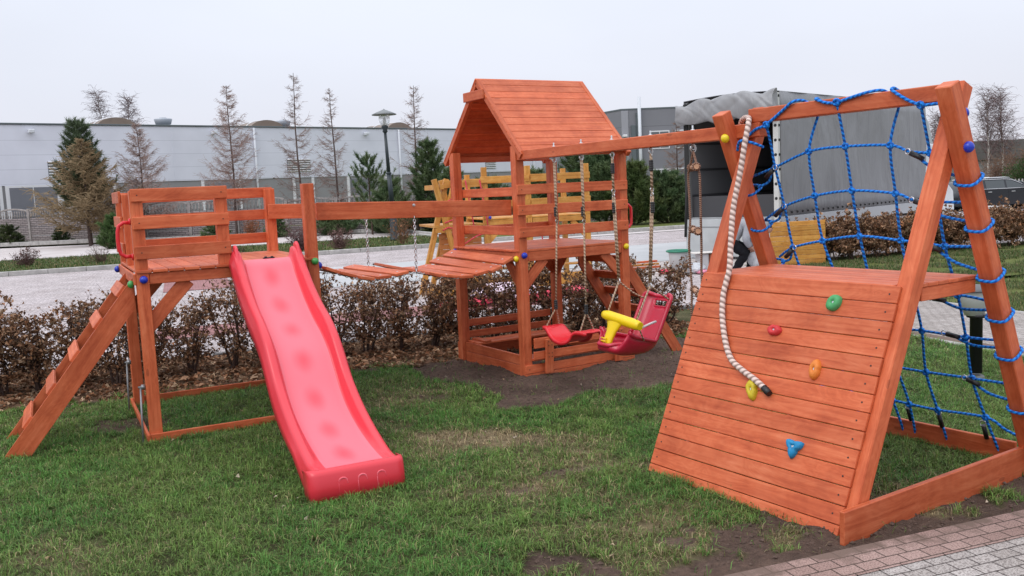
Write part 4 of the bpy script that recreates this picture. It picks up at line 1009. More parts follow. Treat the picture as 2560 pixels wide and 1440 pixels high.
kerb(10.2, 30.3, 24, 30.3, .16, .14, KM); kerb(24, 30.3, 24, 60, .16, .14, KM); kerb(-60, 72.2, -20, 58.15, .2, .35, KM); kerb(-20, 58.15, -2, 50.15, .2, .28, KM); kerb(-2, 50.15, 10.1, 43.1, .2, .22, KM); kerb(10.1, 30.3, 10.1, 43.1, .16, .14, KM)
kerb(7.38, 3.4, 7.38, 11.0, .06, .012, KM); kerb(9.53, 3.4, 9.53, 12.3, .06, .02, KM)
# far lawn tufts beyond the path on the right and on the strips: short coarse blades
def coarse(name, N0, rect_, h, w, label):
    d = rs.uniform(rect_[0], rect_[1], N0); n = rs.uniform(rect_[2], rect_[3], N0); x = d * CA - n * SA; y = d * SA + n * CA
    k = (np.abs(x) < y * .66 + 1) & (fbm(x, y, 1.5, 3) > .36); x, y = x[k], y[k]; m = len(x)
    c = np.array([.085, .13, .04]) * (.6 + .8 * rs.rand(m))[:, None]; c = np.where((rs.rand(m) < .25)[:, None], np.array([.24, .19, .10]), c)
    Vv, Q, T, C = blades(np.stack([x, y, np.full(m, rect_[4])], 1), h * (.5 + rs.rand(m)), np.full(m, w), c, 1.3)
    o = arr_mesh(name, Vv, [Q, T], GM, None, C); o['kind'] = 'stuff'; return tag(o, label, 'grass')
sheet('lawn_right', rect(10.9, 60, 11.0, 15.9), FG, .012)
coarse('verge_grass', 110000, (9.6, 24, 5.5, 11.0, -.03), .055, .004, 'green lawn beyond the paved path at the right edge')
coarse('verge_grass', 60000, (10.95, 24, 11.0, 14.9, .012), .06, .005, 'green lawn directly in front of the brown hedge by the truck')
coarse('strip_grass', 50000, (-25, 9.4, 29.3, 37, .05), .09, .014, 'narrow strip of rough grass between two paved lanes')

# fallen leaves under the hedge
LEAFM = attr_mat('dry_leaf', .75, .2, .12)
def leaf_quads(P, size, tilt, cols, curl=.35):
    n = len(P); a = rs.rand(n) * 2 * pi; el = (rs.rand(n) - .5) * 2 * tilt
    t = np.stack([np.cos(a) * np.cos(el), np.sin(a) * np.cos(el), np.sin(el)], 1); r = rs.randn(n, 3); s_ = np.cross(t, r); s_ /= np.linalg.norm(s_, axis=1)[:, None] + 1e-9; u = np.cross(t, s_)
    L = size * (.5 + 1.0 * rs.rand(n)); Wd = L * (.16 + .2 * rs.rand(n)); L = L[:, None]; Wd = Wd[:, None]
    p0 = P - t * L * .5; p2 = P + t * L * .5; m = P + u * L * .1; pl_ = m + s_ * Wd + u * Wd * curl * 2; pr = m - s_ * Wd + u * Wd * curl * 2
    V = np.stack([p0, pl_, p2, pr], 1).reshape(-1, 3); k = np.arange(n) * 4
    T = np.concatenate([np.stack([k, k + 2, k + 1], 1), np.stack([k, k + 3, k + 2], 1)]); C = np.repeat(cols * (.55 + .9 * rs.rand(n))[:, None], 4, 0)
    return V, T, C
BR = np.array([[.25, .135, .075], [.34, .20, .12], [.16, .088, .055], [.42, .29, .19], [.28, .13, .065]])
n = 19000; d = rs.uniform(-6.5, 5.9, n); nn2 = 9.05 + rs.rand(n) ** .8 * 1.95; x = d * CA - nn2 * SA; y = d * SA + nn2 * CA
V, T, C = leaf_quads(np.stack([x, y, gheight(x, y) + .012 + .02 * rs.rand(n)], 1), .062, .35, BR[rs.randint(0, 5, n)])
o = arr_mesh('leaf_litter', V, [T], LEAFM, None, C); o['kind'] = 'stuff'; tag(o, 'dry brown beech leaves fallen under the hedge', 'leaf litter')
n = 260; x, y = scatter(2600, -5, 5, 3.5, 9.0); x, y = x[:n], y[:n]
V, T, C = leaf_quads(np.stack([x, y, gheight(x, y) + .018], 1), .028, .5, np.array([[.42, .32, .22], [.34, .23, .14], [.48, .40, .31], [.25, .16, .1]])[rs.randint(0, 4, n)])
o = arr_mesh('fallen_leaves', V, [T], LEAFM, None, C); o['kind'] = 'stuff'; tag(o, 'pale dead leaves scattered over the lawn', 'leaves')
# soil crumbs
n = 26000; x = rs.uniform(-1.6, 3.4, n); y = rs.uniform(4.0, 10.4, n); dm, _ = masks(x, y); d_, n_ = to_dn(x, y); k = (dm > .6) & (n_ < 9.1) & (n_ > 3.4); x, y = x[k], y[k]; n = len(x)
P = np.stack([x, y, gheight(x, y) + .003], 1); s_ = (.003 + .014 * rs.rand(n) ** 4)[:, None]
off = np.array([[1, 0, 0], [0, 1, 0], [-1, 0, 0], [0, -1, 0], [0, 0, .8]]); V = (P[:, None, :] + off[None] * s_[:, None, :] * (.6 + .8 * rs.rand(n, 5, 1))).reshape(-1, 3); k = np.arange(n) * 5
T = np.concatenate([np.stack([k + a, k + (a + 1) % 4, k + 4], 1) for a in range(4)])
o = arr_mesh('soil_crumbs', V, [T], plain('soil_crumb', (.10, .068, .055), .95, .1, 0, .4, 30), None); o['kind'] = 'stuff'; tag(o, 'crumbs of loose dark soil on the bare ground', 'soil')

# ------------------------------------------------------------------ hedge shrubs
BARK = plain('dark_twig_bark', (.085, .055, .045), .85, .2, 0, .3, 40)
class TB:
    """triangular-section twigs gathered in numpy arrays"""
    def __init__(s): s.V = []; s.F = []; s.n = 0
    def seg(s, p, q, r0, r1, k=3):
        d = (q - p); L = d.length
        if L < 1e-6: return
        d = d / L; a = d.cross(Vector((.3, .9, .2))); a.normalize(); b_ = d.cross(a)
        for c_, r in ((p, r0), (q, r1)):
            for i in range(k):
                t = 2 * pi * i / k; w_ = c_ + a * (cos(t) * r) + b_ * (sin(t) * r); s.V.append((w_.x, w_.y, w_.z))
        for i in range(k): j = (i + 1) % k; s.F.append((s.n + i, s.n + j, s.n + k + j, s.n + k + i))
        s.n += 2 * k
    def path(s, pts, r0, r1, k=3):
        m = len(pts) - 1
        for i in range(m): s.seg(pts[i], pts[i + 1], r0 + (r1 - r0) * i / m, r0 + (r1 - r0) * (i + 1) / m, k)
    def build(s, name, mat, parent=None): return arr_mesh(name, np.array(s.V), [np.array(s.F)], mat, parent, None, True)
def wander(p, d, L, n, jit, grav=0):
    pts = [p.copy()]; d = d.normalized()
    for i in range(n):
        d = (d + Vector((rnd.gauss(0, jit), rnd.gauss(0, jit), rnd.gauss(0, jit) + grav))).normalized(); p = p + d * (L / n); pts.append(p)
    return pts
def hedge_shrub(name, loc, hgt, wid, nst, ntw, nleaf, label, cat, group, lsize=.040, tr=.011, leafz=.18, base_leaf=.0):
    root = empty(name, loc, rnd.uniform(0, 6), label, cat, group); stems = TB(); tw = TB(); ends = []
    for i in range(nst):
        b0 = Vector((rnd.uniform(-.07, .07), rnd.uniform(-.07, .07), -.05)); dr = Vector((rnd.uniform(-.35, .35), rnd.uniform(-.35, .35), 1))
        P_ = wander(b0, dr, hgt * rnd.uniform(.8, 1.02), 9, .14, .05); stems.path(P_, tr * rnd.uniform(.7, 1.3), .003, 5)
        for k in range(ntw):
            j = rnd.randint(2, 8); a = rnd.uniform(0, 2 * pi); el = rnd.uniform(-.2, 1.0); q = P_[j]
            T_ = wander(q, Vector((cos(a), sin(a), el)), wid * rnd.uniform(.35, 1.05), 4, .28, .03); tw.path(T_, .0038, .0014)
            ends += T_[1:]
            for _ in range(2):
                q2 = rnd.choice(T_[1:]); a2 = rnd.uniform(0, 2 * pi); T2_ = wander(q2, Vector((cos(a2), sin(a2), rnd.uniform(-.3, 1.2))), rnd.uniform(.08, .22), 2, .3); tw.path(T2_, .0022, .001); ends += T2_[1:]
    for i in range(5): stems.seg(Vector((.09 * cos(i * 1.26), .09 * sin(i * 1.26), -.03)), Vector((0, 0, .03)), .012, .012, 5)
    stems.build('stems', BARK, root); tw.build('twigs', BARK, root)
    E_ = np.array([tuple(e_) for e_ in ends if e_.z > leafz]); ix = rs.randint(0, len(E_), nleaf); Pp = E_[ix] + rs.randn(nleaf, 3) * .016 + np.array([0, 0, -.015])
    V, T, C = leaf_quads(Pp, lsize, 1.25, BR[rs.choice(5, nleaf, p=[.32, .25, .2, .13, .10])], .5)
    arr_mesh('leaves', V, [T], LEAFM, root, C); return root
HL = 'curled brown leafed beech shrub of the low hedge behind the playground'; HG = 'beech shrubs in the hedge behind the playground'
protoH = [hedge_shrub('hedge_shrub', (0, 0, 0), h_, .34, 5, 22, nl, HL, 'shrub', HG, tr=.014) for h_, nl in ((1.04, 1950), (1.10, 1500), (.98, 2200))]
k = 0
hx = [-6.6 + .37 * i for i in range(34)]
for i, d in enumerate(hx):
    nn_h = 9.95 + .14 * rnd.uniform(-1, 1) + (.10 if d > 0 else 0)
    p = dn(d + rnd.uniform(-.06, .06), nn_h)
    r_ = protoH[i] if i < 3 else copy_tree(protoH[rnd.randint(0, 2)])
    r_.location = (p.x, p.y, 0); r_.rotation_euler = (0, 0, rnd.uniform(0, 6.28)); s_ = rnd.uniform(.88, 1.04) * (1.0 if d < -1 else .95); r_.scale = (s_, s_, s_ * rnd.uniform(.95, 1.06))
HL2 = 'bushy beech shrub with thick brown leaves in the hedge by the truck'; HG2 = 'beech shrubs in the hedge by the truck'
protoR = [hedge_shrub('hedge_shrub', (0, 0, 0), h_, .42, 5, 14, 1500, HL2, 'shrub', HG2, lsize=.07, leafz=.10) for h_ in (.95, 1.05)]
k = 0
for row, (d0, n0_, cnt) in enumerate(((10.2, 15.2, 19), (10.45, 15.75, 18))):
    for i in range(cnt):
        if d0 + .48 * i < 12.35 and k > 1: continue
        p = dn((d0 if k > 1 else d0 + 9.4) + .48 * i, n0_ + rnd.uniform(-.15, .15)); r_ = protoR[k] if k < 2 else copy_tree(protoR[rnd.randint(0, 1)]); k += 1
        r_.location = (p.x, p.y, 0); r_.rotation_euler = (0, 0, rnd.uniform(0, 6.28)); s_ = rnd.uniform(.9, 1.12) * (1 if k < 14 else .93); r_.scale = (s_, s_, s_ * .93)

# ------------------------------------------------------------------ trees
def larch(name, loc, hgt, wid, label, nb=70, col=(.16, .085, .07), tcol=(.11, .08, .072), cones=0, cat='tree', group=None, z0=.12, droop=.35, trunk_r=.07, twr=.008):
    root = empty(name, loc, rnd.uniform(0, 6), label, cat, group)
    bm_ = plain('bark_' + name, tcol, .9, .1, 0, .3, 10); tm = plain('twig_' + name, col, .9, .1, 0, .3, 3)
    tr = TB(); P_ = wander(Vector((0, 0, -.1)), Vector((0, 0, 1)), hgt, 12, .028, .15); s_ = hgt / P_[-1].z; P_ = [Vector((p.x, p.y, p.z * s_)) for p in P_]; tr.path(P_, trunk_r, .012, 7); tr.build('trunk', bm_, root)
    cr_ = TB(); Pc = []
    nb = int(nb * 1.45)
    for i in range(nb):
        t = min(.985, z0 + (1 - z0) * max(0, (i + rnd.uniform(-2.5, 2.5)) / nb) ** .92); z = t * hgt; j = min(11, int(t * 12)); q = P_[j].lerp(P_[j + 1], t * 12 - j) if j < 12 else P_[-1]
        L = wid * 1.15 * (1 - t) ** .85 * rnd.choice((.35, .6, .8, .95, 1.1, 1.3)) + .10; a = rnd.uniform(0, 2 * pi); dr_ = droop * rnd.uniform(.3, 1.5)
        B_ = []; n = 6
        for k in range(n + 1):
            u = k / n; B_.append(q + Vector((cos(a) * L * u, sin(a) * L * u, L * (-dr_ * u + (dr_ + .50) * u * u))) + Vector((rnd.gauss(0, .015), rnd.gauss(0, .015), rnd.gauss(0, .015))) * L)
        cr_.path(B_, .010 * (1 - t) + .005, .004)
        for k in range(int(10 + L * 26)):
            u = rnd.uniform(.12, 1); j2 = min(n - 1, int(u * n)); q2 = B_[j2].lerp(B_[j2 + 1], u * n - j2); a2 = a + rnd.choice((-1, 1)) * rnd.uniform(.3, 1.1); l2 = rnd.uniform(.12, .38) * (.5 + L * .5)
            T_ = wander(q2, Vector((cos(a2), sin(a2), rnd.uniform(-.5, .6))), l2, 2, .25); cr_.path(T_, twr * .62, twr * .35); Pc.append(T_[-1])
    cr_.build('crown', tm, root)
    if cones:
        E_ = np.array([tuple(p) for p in Pc if p.z < hgt * .45]); ix = rs.randint(0, len(E_), cones); V, T, C = leaf_quads(E_[ix] + rs.randn(cones, 3) * .05, .07, 1.5, BR[rs.randint(0, 3, cones)] * .5); arr_mesh('cones', V, [T], LEAFM, root, C)
    return root
def needles(P, D, size, wid, col):
    n = len(P); r = rs.randn(n, 3); s_ = np.cross(D, r); s_ /= np.linalg.norm(s_, axis=1)[:, None] + 1e-9
    tp = P + D * size[:, None]; V = np.stack([P - s_ * wid, P + s_ * wid, tp], 1).reshape(-1, 3); k = np.arange(n) * 3
    return V, np.stack([k, k + 1, k + 2], 1), np.repeat(col, 3, 0)
NEED = attr_mat('conifer_needles', .6, .2, .12)
def conifer(name, loc, hgt, wid, label, cat='tree', group=None, whorls=9, per=6, tuft=.22, nd=26, up=.55, green=(.085, .135, .06), green2=(.14, .185, .085), brown=0., z0=.06, tr=.05, dense=1., nw=.010):
    root = empty(name, loc, rnd.uniform(0, 6), label, cat, group); tr_ = TB(); P_ = wander(Vector((0, 0, -.1)), Vector((0, 0, 1)), hgt, 8, .02, .2); s_ = hgt / P_[-1].z; P_ = [Vector((p.x, p.y, p.z * s_)) for p in P_]; tr_.path(P_, tr, .012, 6)
    TP = []; TD = []
    for w_ in range(whorls):
        t = z0 + (1 - z0) * (w_ / whorls) ** 1.05; j = min(7, int(t * 8)); q = P_[j].lerp(P_[j + 1], t * 8 - j); L = wid * (1 - t) ** .7 * rnd.uniform(.8, 1.15) + .12
        for k in range(per):
            a = 2 * pi * k / per + w_ * 1.1 + rnd.uniform(-.25, .25); l_ = L * rnd.uniform(.65, 1.1); n = 6; B_ = []
            for m in range(n + 1):
                u = m / n; B_.append(q + Vector((cos(a) * l_ * u, sin(a) * l_ * u, l_ * up * (.25 * u + .75 * u * u))))
            tr_.path(B_, .014, .005)
            nt_ = max(3, int(l_ * 7 * dense))
            for m in range(nt_):
                u = .25 + .75 * m / nt_; j2 = min(n - 1, int(u * n)); c = B_[j2].lerp(B_[j2 + 1], u * n - j2); dd = (B_[j2 + 1] - B_[j2]).normalized()
                sd_ = Vector((-sin(a), cos(a), 0)) * rnd.choice((-1, 1)) * rnd.uniform(.1, .9) + dd * .7 + Vector((0, 0, rnd.uniform(.1, .7))); sd_.normalize(); ll = l_ * rnd.uniform(.10, .32) * (1.2 - u * .6) + .05
                tr_.path([c, c + sd_ * ll], .006, .004); TP += [c + sd_ * ll * f for f in (.35, .7, 1.0)]; TD += [sd_] * 3
            TP += [B_[-1], B_[-2]]; TD += [(B_[-1] - B_[-2]).normalized()] * 2
    TP += [P_[-1] + Vector((0, 0, -.1 * k)) for k in range(4)]; TD += [Vector((0, 0, 1))] * 4
    tr_.build('trunk', BARK, root)
    A = np.array([tuple(p) for p in TP]); Dd = np.array([tuple(p) for p in TD]); A = np.repeat(A, nd, 0); Dd = np.repeat(Dd, nd, 0); m = len(A)
    A = A + Dd * (rs.rand(m)[:, None] - .5) * tuft; Dv = Dd * .8 + rs.randn(m, 3) * .45; Dv /= np.linalg.norm(Dv, axis=1)[:, None]
    tone = fbm(A[:, 0] * 2 + 5, A[:, 2] * 2 + A[:, 1], 1.3, 3)[:, None]; c = np.array(green) + (np.array(green2) - np.array(green)) * np.clip((tone - .35) * 3, 0, 1); c = c * (.6 + .8 * rs.rand(m))[:, None]
    if brown: c = np.where((rs.rand(m) < brown)[:, None], np.array([.22, .13, .06]) * (.6 + .8 * rs.rand(m))[:, None], c)
    V, T, C = needles(A, Dv, tuft * (.5 + .6 * rs.rand(m)), nw, c); arr_mesh('crown', V, [T], NEED, root, C); return root
def bush(name, loc, hgt, wid, label, n=60, col=(.13, .075, .06), cat='bush', group=None, leaves=0, lcol=None, r=.007):
    root = empty(name, loc, rnd.uniform(0, 6), label, cat, group); b_ = TB(); E_ = []
    for i in range(n):
        a = rnd.uniform(0, 2 * pi); sp_ = rnd.uniform(.1, 1.0); P_ = wander(Vector((rnd.uniform(-.1, .1), rnd.uniform(-.1, .1), -.03)), Vector((cos(a) * sp_ * wid / hgt, sin(a) * sp_ * wid / hgt, 1)), hgt * rnd.uniform(.7, 1.15), 6, .13); b_.path(P_, r, r * .4); E_ += P_[2:]
        for k in range(9):
            q = rnd.choice(P_[2:]); a2 = rnd.uniform(0, 2 * pi); T_ = wander(q, Vector((cos(a2), sin(a2), rnd.uniform(0, 1.2))), hgt * rnd.uniform(.12, .35), 3, .2); b_.path(T_, r * .6, r * .3); E_ += T_[1:]
    b_.build('branches', plain('twigs_' + name, col, .9, .1, 0, .3, 5), root)
    if leaves:
        E2 = np.array([tuple(e_) for e_ in E_]); V, T, C = leaf_quads(E2[rs.randint(0, len(E2), leaves)] + rs.randn(leaves, 3) * .03, .07, 1.3, np.array([lcol])[np.zeros(leaves, int)]); arr_mesh('foliage', V, [T], LEAFM, root, C)
    return root
def birch(name, loc, hgt, wid, label, nb=60, cat='tree', group=None, col=(.15, .10, .10)):
    root = empty(name, loc, rnd.uniform(0, 6), label, cat, group); tr = TB(); P_ = wander(Vector((0, 0, -.1)), Vector((0, 0, 1)), hgt, 10, .05, .15); s_ = hgt / P_[-1].z; P_ = [Vector((p.x, p.y, p.z * s_)) for p in P_]; tr.path(P_, .11, .02, 7); tr.build('trunk', plain('birch_bark', (.50, .46, .43), .8, .2, 0, .35, 6), root); cr_ = TB()
    for i in range(nb):
        t = .25 + .73 * i / nb; j = min(9, int(t * 10)); q = P_[j].lerp(P_[j + 1], t * 10 - j); a = i * 2.4; L = wid * (1.1 - t) * rnd.uniform(.6, 1.2) + .3
        B_ = wander(q, Vector((cos(a) * .6, sin(a) * .6, 1)), L * 1.3, 6, .13); cr_.path(B_, .028 * (1.1 - t) + .01, .008)
        for k in range(12):
            q2 = rnd.choice(B_[1:]); a2 = rnd.uniform(0, 2 * pi); T_ = wander(q2, Vector((cos(a2), sin(a2), rnd.uniform(-.2, 1.1))), rnd.uniform(.35, 1.1), 4, .2, -.08); cr_.path(T_, .012, .006)
            for _ in range(2):
                q3 = rnd.choice(T_[1:]); a3 = rnd.uniform(0, 2 * pi); cr_.path(wander(q3, Vector((cos(a3), sin(a3), rnd.uniform(-1, .6))), rnd.uniform(.2, .6), 2, .2), .008, .004)
    cr_.build('crown', plain('birch_twigs', col, .9, .1, 0, .2, 3), root); return root

conifer('pine_tree', (-21.0, 45.6, 0), 6.2, 1.75, 'tall dark green pine standing behind the brown larch at the left', whorls=13, per=6, tuft=.30, nd=20, up=.75, nw=.016, z0=.30, tr=.10, dense=.9, green=(.085, .12, .065), green2=(.12, .155, .09))
larch('larch_tree', (-20.6, 44.6, 0), 5.2, 2.1, 'brown fuzzy larch in front of the dark pine near the concrete fence', nb=130, col=(.30, .22, .13), z0=.16, droop=.2, twr=.026)
larch('larch_tree', (-18.6, 46.5, 0), 6.0, 1.7, 'bare pinkish larch just right of the dark pine', nb=120, col=(.36, .26, .23), twr=.012, z0=.16)
larch('larch_tree', (-13.8, 46.0, 0), 7.6, 1.75, 'bare larch with upswept branches left of the drainpipe', nb=105, col=(.32, .22, .19), twr=.010, z0=.22)
larch('larch_tree', (-10.3, 46.0, 0), 8.1, 1.35, 'tallest bare larch with long ragged side branches', nb=66, col=(.27, .19, .165), cones=60, z0=.16, twr=.009)
larch('larch_tree', (-8.5, 46.0, 0), 7.2, 1.1, 'slim bare larch left of the street lamp', nb=68, col=(.28, .20, .175), cones=90, z0=.14, twr=.009)
larch('larch_tree', (-4.3, 43.0, 0), 6.8, 1.25, 'slim bare larch right of the street lamp', nb=66, col=(.28, .20, .175), cones=60, z0=.16, twr=.009)
birch('birch_tree', (-32.3, 76, 0), 11.3, 1.6, 'thin bare birch rising behind the hall, left of its twin', 46, group=None)
birch('birch_tree', (-30.6, 75, 0), 10.8, 1.8, 'thin bare birch rising behind the hall, right of its twin', 50)
conifer('pine_tree', (-6.4, 42.5, 0), 3.7, 1.35, 'young open pine with upright shoots left of the street lamp', whorls=5, per=5, tuft=.22, nd=26, up=1.2, nw=.014, z0=.28, dense=.5)
conifer('pine_tree', (-3.45, 42.5, 0), 4.2, 1.25, 'bushy young pine beside the slim larch and playhouse roof', whorls=9, per=7, tuft=.26, nd=28, up=.95, nw=.015, z0=.12)
conifer('pine_tree', (-2.5, 41.5, 0), 2.9, 1.1, 'small dark pine half hidden by the playhouse corner post', whorls=7, per=7, tuft=.26, nd=28, up=.9, nw=.015, z0=.1)
conifer('pine_tree', (-5.3, 41.2, 0), 2.5, 1.1, 'low dark pine right behind the street lamp post', whorls=7, per=7, tuft=.24, nd=26, up=.7, nw=.014, z0=.06)
conifer('pine_tree', (2.9, 40, 0), 3.3, 1.1, 'young pine seen through the playhouse railing', whorls=7, per=6, tuft=.28, nd=26, up=1.1, nw=.016)
conifer('pine_tree', (4.3, 40, 0), 3.1, 1.5, 'broad young pine between the two rear playhouse posts', whorls=8, per=8, tuft=.3, nd=30, up=.9, nw=.018)
conifer('pine_tree', (5.4, 39, 0), 2.6, 1.3, 'yellowish bushy pine just right of the playhouse', whorls=8, per=8, tuft=.28, nd=30, up=.7, nw=.018, green=(.08, .12, .04), green2=(.13, .16, .06))
conifer('pine_tree', (6.9, 39.5, 0), 2.2, 1.25, 'round green pine below the office windows', whorls=7, per=8, tuft=.26, nd=32, up=.6, nw=.018)
conifer('pine_tree', (7.9, 40.5, 0), 1.9, 1.1, 'low green pine beside the truck tarpaulin edge', whorls=6, per=8, tuft=.26, nd=32, up=.6, nw=.018)
conifer('pine_tree', (1.2, 41.5, 0), 2.6, 1.3, 'green pine behind the yellow play set railing', whorls=7, per=7, tuft=.28, nd=28, up=.8, nw=.017)
conifer('pine_tree', (-.9, 42, 0), 2.3, 1.3, 'dark pine behind the playhouse left railing', whorls=7, per=7, tuft=.28, nd=28, up=.7, nw=.017)
larch('larch_tree', (8.4, 44, 0), 4.6, .9, 'thin brownish larch before the dark office building', nb=60, col=(.24, .15, .11), twr=.007)
conifer('spruce_shrub', (-23.45, 47.6, .05), .92, .42, 'small dark spruce standing alone before the concrete fence', 'shrub', whorls=7, per=7, tuft=.12, nd=20, up=.25, nw=.012, z0=.02, green=(.035, .06, .025), green2=(.06, .085, .035))
conifer('spruce_shrub', (-26.2, 47.6, .05), 1.15, .75, 'low dark spruce at the very left edge', 'shrub', whorls=7, per=8, tuft=.14, nd=20, up=.3, nw=.013, z0=.02, green=(.04, .06, .025), green2=(.07, .09, .035))
conifer('pine_shrub', (-17.6, 40.6, 0), 1.5, .75, 'bright green low pine left of the red tower', 'shrub', whorls=7, per=7, tuft=.2, nd=26, up=.5, nw=.014, z0=.02, green=(.08, .14, .045), green2=(.11, .17, .06))
conifer('pine_shrub', (-14.3, 44.5, 0), .95, .7, 'low green conifer seen between the tower rails', 'shrub', whorls=5, per=7, tuft=.16, nd=24, up=.4, nw=.014, z0=.02)
conifer('pine_shrub', (-11.4, 44.5, 0), 1.15, .55, 'green conifer between tower and bridge posts', 'shrub', whorls=6, per=7, tuft=.16, nd=24, up=.4, nw=.014, z0=.02)
conifer('pine_shrub', (-5.7, 43.8, 0), 1.2, 1.4, 'spreading dark conifer below the bridge beam', 'shrub', whorls=5, per=9, tuft=.2, nd=28, up=.4, nw=.016, z0=.02)
conifer('pine_shrub', (-3.2, 43.4, 0), 1.3, 1.6, 'spreading dark conifer left of the yellow play set', 'shrub', whorls=5, per=9, tuft=.2, nd=28, up=.4, nw=.016, z0=.02)
conifer('pine_shrub', (-8.6, 44.4, 0), .9, 1.2, 'spreading dark conifer near the fence foot', 'shrub', whorls=5, per=9, tuft=.2, nd=24, up=.4, nw=.016, z0=.02)
conifer('pine_tree', (-25.0, 52.5, 0), 4.0, .9, 'thin young pine behind the fence by the hall windows', whorls=6, per=5, tuft=.3, nd=22, up=.8, nw=.018, z0=.45)
bush('bare_bush', (-15.5, 29.0, 0), .62, .55, 'rounded bare twiggy bush on the grass strip, far left', 60, (.15, .09, .085), leaves=150, lcol=(.16, .09, .08))
bush('bare_bush', (-13.1, 29.1, 0), .62, .75, 'spiky bare bush on the grass strip by the tower', 34, (.12, .075, .06))
bush('bare_bush', (-6.9, 30.2, 0), .95, .8, 'dense purplish bush left of the bridge post', 90, (.17, .10, .10), leaves=500, lcol=(.18, .10, .10))
bush('bare_bush', (-5.6, 29.9, 0), .72, .55, 'lower purplish bush under the bridge beam', 60, (.17, .10, .09), leaves=300, lcol=(.19, .11, .10))
bush('bare_bush', (-8.9, 29.6, 0), .35, .4, 'tiny dark bush behind the slide top', 26, (.09, .07, .05), leaves=120, lcol=(.12, .10, .05))
bush('bare_bush', (-3.7, 31.5, 0), .95, .6, 'thin brown shrub right of the lamp post', 30, (.20, .11, .07), leaves=160, lcol=(.30, .15, .08))
bush('bare_bush', (-12.6, 44.3, 0), .95, .55, 'reddish brown bush between the tower rails', 50, (.26, .11, .06), leaves=300, lcol=(.30, .12, .06))
for i, (x, y, h_, w_, lab) in enumerate(((37.0, 70, 7.4, 2.0, 'bare birch with pale stem beside the far right building'), (38.7, 71, 7.6, 2.0, 'tallest bare birch at the right edge'), (34.6, 72, 5.9, 1.6, 'shorter bare tree next to the climbing frame top'), (40.3, 68, 5.2, 1.7, 'bare tree cut off by the right edge'))):
    birch('birch_tree', (x, y, 0), h_, w_, lab, 42, col=(.19, .13, .13))
for i in range(6):
    bush('bare_bush', (31.6 + i * 1.7, 58 + rnd.uniform(-1, 1), 0), 2.6 + rnd.uniform(-.3, .4), 1.3, 'tall brown bare bush in the thicket behind the dark car', 60, (.20, .125, .09), r=.02, group='bare bushes in the thicket behind the car')
bush('evergreen_bush', (31.2, 55, 0), 1.9, 1.1, 'rounded evergreen bush behind the dark car', 50, (.08, .07, .04), r=.012, leaves=6000, lcol=(.05, .10, .03))

# ------------------------------------------------------------------ concrete fence
CON = plain('weathered_concrete', (.33, .30, .29), .92, .15, 0, .3, 5, .3, 20)
def fence_panel_mat():
    m, nt, b = new_mat('brick_pattern_concrete'); setb(b, .92, .15); t = nt.nodes.new('ShaderNodeTexCoord'); sp_ = nt.nodes.new('ShaderNodeSeparateXYZ'); cb = nt.nodes.new('ShaderNodeCombineXYZ')
    nt.links.new(t.outputs['Object'], sp_.inputs[0]); nt.links.new(sp_.outputs['X'], cb.inputs['X']); nt.links.new(sp_.outputs['Z'], cb.inputs['Y'])
    br = N(nt, 'ShaderNodeTexBrick', Scale=1.0); br.inputs['Color1'].default_value = (.27, .235, .235, 1); br.inputs['Color2'].default_value = (.36, .31, .31, 1); br.inputs['Mortar'].default_value = (.10, .085, .085, 1)
    br.inputs['Mortar Size'].default_value = .014; br.inputs['Brick Width'].default_value = .38; br.inputs['Row Height'].default_value = .098; nt.links.new(cb.outputs[0], br.inputs['Vector']); nt.links.new(br.outputs[0], b.inputs['Base Color'])
    inv = math_(nt, 'SUBTRACT', 1.0, br.outputs['Fac']); bump(nt, b, inv, .8, .02); return m
FPM = fence_panel_mat()
fp = [Vector((-33.5, 53.2, 0)), Vector((-27.3, 50.5, 0)), Vector((-23.7, 48.8, 0)), Vector((-15.6, 46.6, 0)), Vector((-5, 45.2, 0)), Vector((9.5, 44.8, 0))]
FN = empty('concrete_fence', (fp[1].x, fp[1].y, 0), 0, 'grey concrete panel fence with arched baluster tops in front of the grey hall', 'fence')
fo = Vector((fp[1].x, fp[1].y, 0)); tot = [0]
for a, b_ in zip(fp, fp[1:]): tot.append(tot[-1] + (b_ - a).length)
def fat(s_):
    for i in range(len(fp) - 1):
        if s_ <= tot[i + 1] or i == len(fp) - 2: return fp[i].lerp(fp[i + 1], (s_ - tot[i]) / (tot[i + 1] - tot[i]))
bay = 2.62; nbay = int(tot[-1] / bay)
for i in range(nbay):
    p, q = fat(i * bay), fat((i + 1) * bay); d = (q - p).normalized(); L = (q - p).length; an = atan2(d.y, d.x)
    zt = 2.0 if i < 9 else 1.85
    MB().box(-.08, .08, -.08, .08, -.1, zt - .02, b=.012).build('fence_post', CON, FN); o = FN.children[-1]; o.location = p - fo; o.rotation_euler = (0, 0, an)
    mb = MB()
    for k in range(3): mb.box(.085, L - .085, -.03, .03, .02 + k * .49, .49 + k * .49, b=.02)
    o = mb.build('fence_panel', FPM, FN); o.location = p - fo; o.rotation_euler = (0, 0, an)
    mb = MB(); top = [(x, 1.86 + .12 * sin(pi * (x - .085) / (L - .17)) + (zt - 2.0)) for x in np.linspace(.085, L - .085, 9)]
    for (xa, za), (xb, zb_) in zip(top, top[1:]): mb.beam((xa, 0, za), (xb, 0, zb_), .07, .09, (0, 1, 0), b=.01)
    npk = 13
    for k in range(npk):
        x = .17 + (L - .34) * k / (npk - 1); mb.lathe((x, 0, 1.49), [(.03, 0), (.045, .12), (.022, .22), (.04, .32), (.03, .37)], 6)
    o = mb.build('baluster_top', CON, FN); o.location = p - fo; o.rotation_euler = (0, 0, an)

